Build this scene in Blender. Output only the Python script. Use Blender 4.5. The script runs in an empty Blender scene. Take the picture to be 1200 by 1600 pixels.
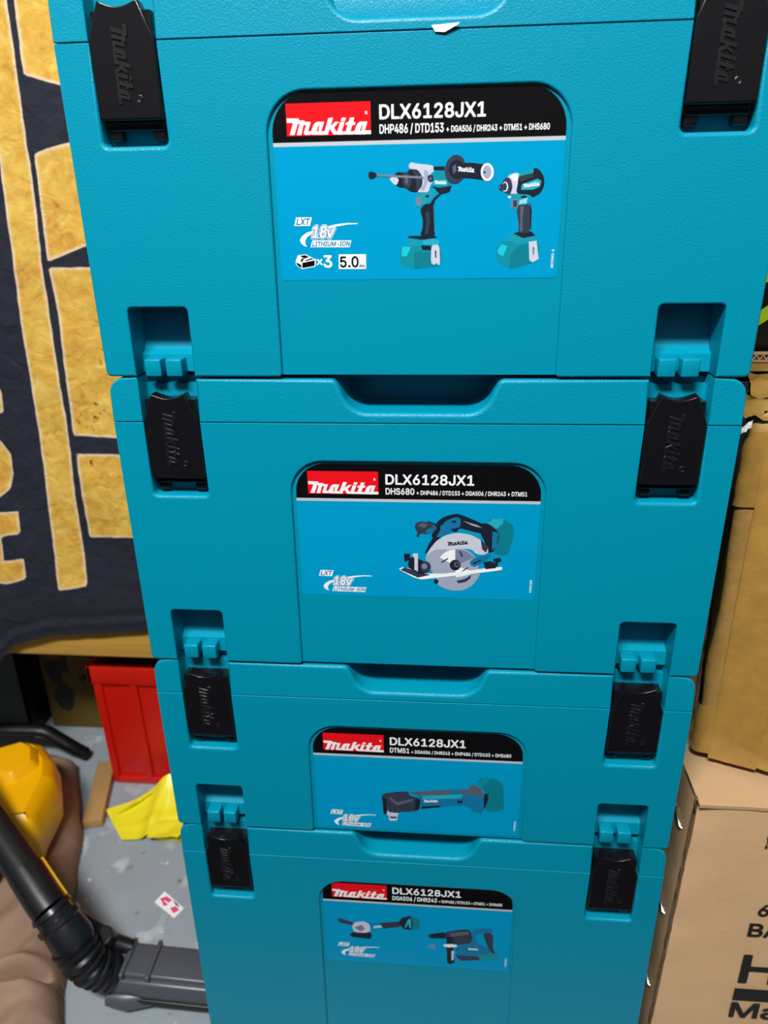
import bpy, bmesh, math, random
import numpy as np
from mathutils import Vector, Matrix, Euler, noise
from mathutils.geometry import tessellate_polygon

SC = bpy.context.scene
COL = SC.collection
random.seed(4)

# ------------------------------------------------------------------ camera, world, lights, exposure
# plan units: millimetres, z measured from the bottom of the topmost case, FLOOR below it
FLOOR = -692.0
def P(x, y, z): return Vector((x/1000, y/1000, (z-FLOOR)/1000))

cam_d = bpy.data.cameras.new('camera'); cam = bpy.data.objects.new('camera', cam_d); COL.objects.link(cam)
cam.location = P(19.13, -451.6, 96.54)
cam.rotation_euler = Euler((1.180547, 0.016457, 0.083392), 'XYZ')
cam_d.sensor_fit = 'VERTICAL'; cam_d.sensor_height = 36.0; cam_d.sensor_width = 27.0
cam_d.lens = 36.0*1155/1600
cam_d.clip_start = 0.01; cam_d.clip_end = 50
cam_d.dof.use_dof = True; cam_d.dof.focus_distance = 0.475; cam_d.dof.aperture_fstop = 9.0
SC.camera = cam

world = bpy.data.worlds.new('room_light'); SC.world = world; world.use_nodes = True
wn = world.node_tree.nodes; wl = world.node_tree.links
bg = wn['Background']
tc = wn.new('ShaderNodeTexCoord'); sx = wn.new('ShaderNodeSeparateXYZ'); cr = wn.new('ShaderNodeValToRGB')
mp = wn.new('ShaderNodeMapRange'); mp.inputs[1].default_value = -1; mp.inputs[2].default_value = 1
wl.new(tc.outputs['Generated'], sx.inputs[0]); wl.new(sx.outputs['Z'], mp.inputs[0]); wl.new(mp.outputs[0], cr.inputs[0])
wl.new(cr.outputs[0], bg.inputs[0])
cr.color_ramp.elements[0].position = 0.47; cr.color_ramp.elements[0].color = (.035, .035, .037, 1)
cr.color_ramp.elements[1].position = 0.72; cr.color_ramp.elements[1].color = (.95, .98, 1.0, 1)
e_ = cr.color_ramp.elements.new(0.55); e_.color = (.33, .34, .35, 1)
bg.inputs[1].default_value = 0.22

def area(name, loc, target, sx_, sy_, power, color):
    d = bpy.data.lights.new(name, 'AREA'); d.shape = 'RECTANGLE'; d.size = sx_; d.size_y = sy_; d.energy = power; d.color = color
    o = bpy.data.objects.new(name, d); COL.objects.link(o); o.location = loc
    o.rotation_euler = (Vector(target)-Vector(loc)).to_track_quat('-Z', 'Y').to_euler(); return o
area('ceiling_tube_light', (-0.24, -1.0, 2.0), (0.0, 0.0, 0.6), 0.62, 0.2, 51, (1.0, .985, .96))

SC.view_settings.view_transform = 'Standard'; SC.view_settings.look = 'None'
SC.view_settings.exposure = 0.0; SC.view_settings.gamma = 1.0; SC.view_settings.use_curve_mapping = False
SC.display_settings.display_device = 'sRGB'

# ------------------------------------------------------------------ materials
def lin(h):
    h = h.lstrip('#'); v = [int(h[i:i+2], 16)/255 for i in (0, 2, 4)]
    return tuple(c/12.92 if c <= .04045 else ((c+.055)/1.055)**2.4 for c in v) + (1,)
M = {}
def mat(name, col, rough=.5, bump=0, scale=200, var=0, varscale=30, spec=.5, metal=0, detail=4, coat=0, stretch=None):
    m = bpy.data.materials.new(name); m.use_nodes = True
    n = m.node_tree.nodes; l = m.node_tree.links; b = n['Principled BSDF']
    c = lin(col) if isinstance(col, str) else col
    b.inputs['Base Color'].default_value = c; b.inputs['Roughness'].default_value = rough
    b.inputs['Specular IOR Level'].default_value = spec; b.inputs['Metallic'].default_value = metal
    b.inputs['Coat Weight'].default_value = coat
    t = n.new('ShaderNodeTexCoord'); src = t.outputs['Object']
    if stretch:
        mpn = n.new('ShaderNodeMapping'); mpn.inputs['Scale'].default_value = stretch; l.new(src, mpn.inputs[0]); src = mpn.outputs[0]
    if var:
        nz = n.new('ShaderNodeTexNoise'); nz.inputs['Scale'].default_value = varscale; nz.inputs['Detail'].default_value = 6
        l.new(src, nz.inputs['Vector'])
        mx = n.new('ShaderNodeMix'); mx.data_type = 'RGBA'
        mx.inputs[6].default_value = tuple(max(0, x*(1-var)) for x in c[:3])+(1,)
        mx.inputs[7].default_value = tuple(min(1, x*(1+var)) for x in c[:3])+(1,)
        l.new(nz.outputs['Fac'], mx.inputs[0]); l.new(mx.outputs[2], b.inputs['Base Color'])
    if bump:
        nb = n.new('ShaderNodeTexNoise'); nb.inputs['Scale'].default_value = scale; nb.inputs['Detail'].default_value = detail
        l.new(src, nb.inputs['Vector'])
        bp = n.new('ShaderNodeBump'); bp.inputs['Strength'].default_value = bump; bp.inputs['Distance'].default_value = .001
        l.new(nb.outputs['Fac'], bp.inputs['Height']); l.new(bp.outputs[0], b.inputs['Normal'])
    M[name] = m; return m

TEAL = (0.0, .255, .385, 1)
mat('teal_plastic_grained', TEAL, .34, .28, 1000, spec=.23, detail=2)
mat('teal_plastic_smooth', TEAL, .34, .06, 900, spec=.23, detail=2)
mat('black_plastic', (.006, .006, .008, 1), .24, .03, 120, spec=.6)
mat('black_plastic_matte', (.008, .008, .010, 1), .36, .06, 300, spec=.6)
mat('label_black', (.004, .004, .005, 1), .18)
mat('label_blue', (0.0, .30, .56, 1), .22, spec=.25)
mat('label_silver', (.50, .53, .57, 1), .3)
mat('label_red', (.80, .006, .012, 1), .25)
mat('label_white', (.86, .88, .90, 1), .3)
PAL = dict(K='#1b2230', K0='#06080c', K2='#333a4a', K3='#565d70', K4='#747b8c', S='#c3c9da', S2='#9aa5bd', S3='#75819b', W='#eef2f6', W2='#bfeaf4',
           T='#1794ab', TL='#22a9c0', TD='#0d8a9b', TX='#0a7a8c', TB='#1273a0', C='#16c2d4', C2='#86d2e6', SB='#5b8fb5')
for k, v in PAL.items(): mat('print_'+k, v, .28)
mat('fabric_black', (.012, .014, .02, 1), .85)

# ------------------------------------------------------------------ mesh builder
def bez(*a): return a
class MB:
    def __init__(s): s.v = []; s.f = []; s.m = []; s.mats = []
    def mi(s, name):
        if name not in s.mats: s.mats.append(name)
        return s.mats.index(name)
    def add(s, vs, fs, mname):
        o = len(s.v); s.v += [tuple(v) for v in vs]; k = s.mi(mname)
        for f in fs: s.f.append(tuple(i+o for i in f)); s.m.append(k)
    def box(s, x0, x1, y0, y1, z0, z1, mname, r=0, tf=None):
        if r:
            # bevelled box: three-ring stack on every side via bmesh
            bm = bmesh.new(); bmesh.ops.create_cube(bm, size=1)
            for v in bm.verts: v.co = Vector(((x0+x1)/2+v.co.x*(x1-x0), (y0+y1)/2+v.co.y*(y1-y0), (z0+z1)/2+v.co.z*(z1-z0)))
            bmesh.ops.bevel(bm, geom=bm.edges[:], offset=r, segments=3, profile=.5, affect='EDGES')
            s.bm(bm, mname, tf); return
        vs = [Vector(c) for c in [(x0,y0,z0),(x1,y0,z0),(x1,y1,z0),(x0,y1,z0),(x0,y0,z1),(x1,y0,z1),(x1,y1,z1),(x0,y1,z1)]]
        if tf: vs = [tf @ v for v in vs]
        s.add(vs, [(0,3,2,1),(4,5,6,7),(0,1,5,4),(1,2,6,5),(2,3,7,6),(3,0,4,7)], mname)
    def bm(s, bm, mname, tf=None):
        bm.verts.index_update()
        s.add([(tf @ v.co if tf else v.co.copy()) for v in bm.verts], [[v.index for v in f.verts] for f in bm.faces], mname); bm.free()
    def flat(s, pts, y, mname):                     # polygon lying in a plane y = const, facing -y
        vs = [Vector((a, 0, b)) for a, b in pts]
        for t in tessellate_polygon([[Vector((a, b, 0)) for a, b in pts]]):
            a, b, c = (pts[i] for i in t)
            if (b[0]-a[0])*(c[1]-a[1])-(b[1]-a[1])*(c[0]-a[0]) < 0: t = t[::-1]
            s.add([(pts[i][0], y, pts[i][1]) for i in t], [(0, 1, 2)], mname)
    def front(s, spec, y0, T, mname, segs=4, back=False):   # prism whose outline is seen from the front, with rolled front edges
        pts, ws = round_poly(spec)
        n = len(pts); rings = []
        for t in range(segs+1):
            a = t/segs*math.pi/2
            q = offset_poly(pts, [w*(1-math.sin(a)) for w in ws])
            rings.append([(q[i][0], y0+ws[i]*(1-math.cos(a)), q[i][1]) for i in range(n)])
        rings.append([(pts[i][0], y0+T, pts[i][1]) for i in range(n)])
        s.flat([(r[0], r[2]) for r in rings[0]], y0, mname)
        vs = [v for r in rings for v in r]; fs = []
        for k in range(len(rings)-1):
            for i in range(n):
                j = (i+1) % n; fs.append((k*n+i, (k+1)*n+i, (k+1)*n+j, k*n+j))
        s.add(vs, fs, mname)
        if back: s.add(rings[-1], [tuple(range(n))[::-1]], mname) if n < 5 else s.flat([(r[0], r[2]) for r in rings[-1]], y0+T, mname)
    def tube(s, path, radii, mname, seg=20, cap=True, squash=1.0):
        path = [Vector(p) for p in path]; n = len(path); rings = []
        up = Vector((0, 0, 1))
        for i, p in enumerate(path):
            d = (path[min(i+1, n-1)]-path[max(i-1, 0)]).normalized()
            a = d.cross(up); a = a.normalized() if a.length > 1e-4 else Vector((1, 0, 0)); b = a.cross(d).normalized()
            r = radii[i] if isinstance(radii, (list, tuple)) else radii
            rings.append([p+a*math.cos(2*math.pi*k/seg)*r+b*math.sin(2*math.pi*k/seg)*r*squash for k in range(seg)])
        vs = [v for r in rings for v in r]; fs = []
        for i in range(n-1):
            for k in range(seg):
                j = (k+1) % seg; fs.append((i*seg+k, i*seg+j, (i+1)*seg+j, (i+1)*seg+k))
        s.add(vs, fs, mname)
        if cap:
            s.add(rings[0], [tuple(range(seg))[::-1]], mname); s.add(rings[-1], [tuple(range(seg))], mname)
    def grid(s, pts, mname):                         # rows of points
        r = len(pts); c = len(pts[0]); vs = [p for row in pts for p in row]
        s.add(vs, [(i*c+j, i*c+j+1, (i+1)*c+j+1, (i+1)*c+j) for i in range(r-1) for j in range(c-1)], mname)
    def build(s, name, parent=None, unit=.001, smooth=True, angle=35, loc=None, world_z=False):
        me = bpy.data.meshes.new(name)
        me.from_pydata([(v[0]*unit, v[1]*unit, v[2]*unit) for v in s.v], [], s.f)
        for mn in s.mats: me.materials.append(M[mn])
        me.polygons.foreach_set('material_index', s.m)
        if smooth:
            me.polygons.foreach_set('use_smooth', [True]*len(me.polygons)); me.set_sharp_from_angle(angle=math.radians(angle))
        me.update()
        o = bpy.data.objects.new(name, me); COL.objects.link(o)
        if parent: o.parent = parent
        if loc is not None: o.location = loc
        return o

def round_poly(spec):
    pts = []; ws = []; n = len(spec)
    for i in range(n):
        x, z, r, w = spec[i]; p = Vector((x, z)); a = Vector(spec[i-1][:2]); b = Vector(spec[(i+1) % n][:2])
        if r <= 0: pts.append((x, z)); ws.append(w); continue
        u = (a-p).normalized(); v = (b-p).normalized(); ang = u.angle(v); t = r/math.tan(ang/2)
        c = p+(u+v).normalized()*(r/math.sin(ang/2)); s0 = p+u*t-c; s1 = p+v*t-c
        a0 = math.atan2(s0.y, s0.x); a1 = math.atan2(s1.y, s1.x); d = (a1-a0+math.pi) % (2*math.pi)-math.pi
        k = max(4, int(r/1.6)+3)
        for q in range(k+1):
            t_ = a0+d*q/k; pts.append((c.x+r*math.cos(t_), c.y+r*math.sin(t_))); ws.append(w)
    return pts, ws
def offset_poly(pts, ws):
    n = len(pts); out = []
    for i in range(n):
        p = Vector(pts[i]); a = Vector(pts[i-1]); b = Vector(pts[(i+1) % n])
        d1 = (p-a).normalized(); d2 = (b-p).normalized()
        n1 = Vector((-d1.y, d1.x)); n2 = Vector((-d2.y, d2.x)); k = max(.25, 1+n1.dot(n2))
        o = p+(n1+n2)/k*ws[i]; out.append((o.x, o.y))
    return out

def tag(o, label, cat=None, group=None, kind=None):
    if label: o['label'] = label
    if cat: o['category'] = cat
    if group: o['group'] = group
    if kind: o['kind'] = kind
    return o
def empty(name, loc, label, cat, group=None):
    o = bpy.data.objects.new(name, None); COL.objects.link(o); o.location = loc; o.empty_display_size = .02
    return tag(o, label, cat, group)

# lettering -----------------------------------------------------------------
_tess = {}
def shape_tris(rings):                               # outline with holes -> points, triangles
    pts = [p for r in rings for p in r]
    return pts, [tuple(t) for t in tessellate_polygon([[Vector((a, b, 0)) for a, b in r] for r in rings])]
def text_geo(body, bold=0, shear=0.0):
    vs = []; fs = []; x = 0
    for ch in body:
        k = ch+('', 'a', 'b')[bold] if ch+'a' in GLYPH else ch
        if k not in _tess: _tess[k] = [shape_tris(r) for r in GLYPH[k][1]]
        for gv, gf in _tess[k]:
            o = len(vs); vs += [((a+x+shear*c)/1000, c/1000) for a, c in gv]; fs += [tuple(i+o for i in f) for f in gf]
        x += GLYPH[k][0]
    xs = [v[0] for v in vs]; ys = [v[1] for v in vs]
    return vs, fs, (min(xs), max(xs), min(ys), max(ys))
def lettering(mb, body, x0, x1, z0, z1, y, mname, bold=0, shear=0, base=None, rot=False):
    vs, fs, bb = text_geo(body, bold, shear)
    if base is not None: bb = text_geo(body, base, shear)[2]
    out = []
    for a, b in vs:
        u = (a-bb[0])/(bb[1]-bb[0]); w = (b-bb[2])/(bb[3]-bb[2])
        if rot: out.append((x1-w*(x1-x0), y, z0+u*(z1-z0)))      # reads upwards
        else: out.append((x0+u*(x1-x0), y, z0+w*(z1-z0)))
    mb.add(out, fs, mname)
def logo_on(mb, bl, br, tl, y, mname):
    bl, br, tl = Vector(bl), Vector(br), Vector(tl)
    for rings in LOGO:
        pts, tris = shape_tris(rings)
        q = [bl+(br-bl)*a+(tl-bl)*b for a, b in pts]; mb.add([(p.x, y, p.y) for p in q], tris, mname)
LOGO = [[(0.0,1.0),(0.149,0.981),(0.134,0.737),(0.001,0.753)],[(0.083,0.844),(0.144,0.882),(0.084,0.061),(0.026,0.068)],[(0.13,0.874),(0.216,0.863),(0.203,0.655),(0.121,0.693)],[(0.157,0.743),(0.207,0.805),(0.167,0.051),(0.111,0.058)],[(0.192,0.793),(0.287,0.783),(0.275,0.591),(0.179,0.626)],[(0.237,0.687),(0.285,0.764),(0.251,0.272),(0.256,0.055),(0.214,0.055),(0.195,0.141)],[(0.245,0.255),(0.289,0.249),(0.277,0.057),(0.214,0.055)],[(0.339,0.721),(0.381,0.624),(0.343,0.146),(0.278,0.154),(0.319,0.609)],[(0.325,0.64),(0.362,0.773),(0.447,0.763),(0.435,0.6),(0.338,0.602)],[(0.397,0.76),(0.447,0.763),(0.404,0.209),(0.409,0.042),(0.366,0.111)],[(0.278,0.177),(0.29,0.056),(0.367,0.047),(0.377,0.221),(0.297,0.249)],[(0.378,0.239),(0.461,0.23),(0.446,0.037),(0.36,0.047)],[(0.5,0.965),(0.556,0.967),(0.485,0.037),(0.433,0.044)],[(0.501,0.409),(0.577,0.746),(0.624,0.741),(0.551,0.366)],[(0.509,0.389),(0.556,0.466),(0.585,0.215),(0.613,0.211),(0.604,0.037),(0.554,0.034)],[(0.658,0.964),(0.709,0.957),(0.697,0.777),(0.643,0.785)],[(0.638,0.721),(0.69,0.733),(0.653,0.207),(0.635,0.034),(0.594,0.094)],[(0.6,0.203),(0.714,0.2),(0.702,0.026),(0.606,0.028)],[(0.755,0.952),(0.808,0.954),(0.756,0.195),(0.738,0.022),(0.695,0.105)],[(0.71,0.698),(0.82,0.698),(0.81,0.537),(0.698,0.54)],[(0.704,0.191),(0.812,0.188),(0.8,0.024),(0.709,0.016)],[(0.853,0.658),(0.896,0.562),(0.861,0.109),(0.796,0.107),(0.834,0.546)],[(0.84,0.587),(0.876,0.719),(0.96,0.714),(0.949,0.546),(0.853,0.549)],[(0.911,0.706),(0.96,0.714),(0.925,0.193),(0.926,0.0),(0.883,0.07)],[(0.796,0.126),(0.808,0.014),(0.885,0.005),(0.894,0.178),(0.814,0.207)],[(0.884,0.225),(1.0,0.221),(0.999,0.01),(0.878,0.005)]]
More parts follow.
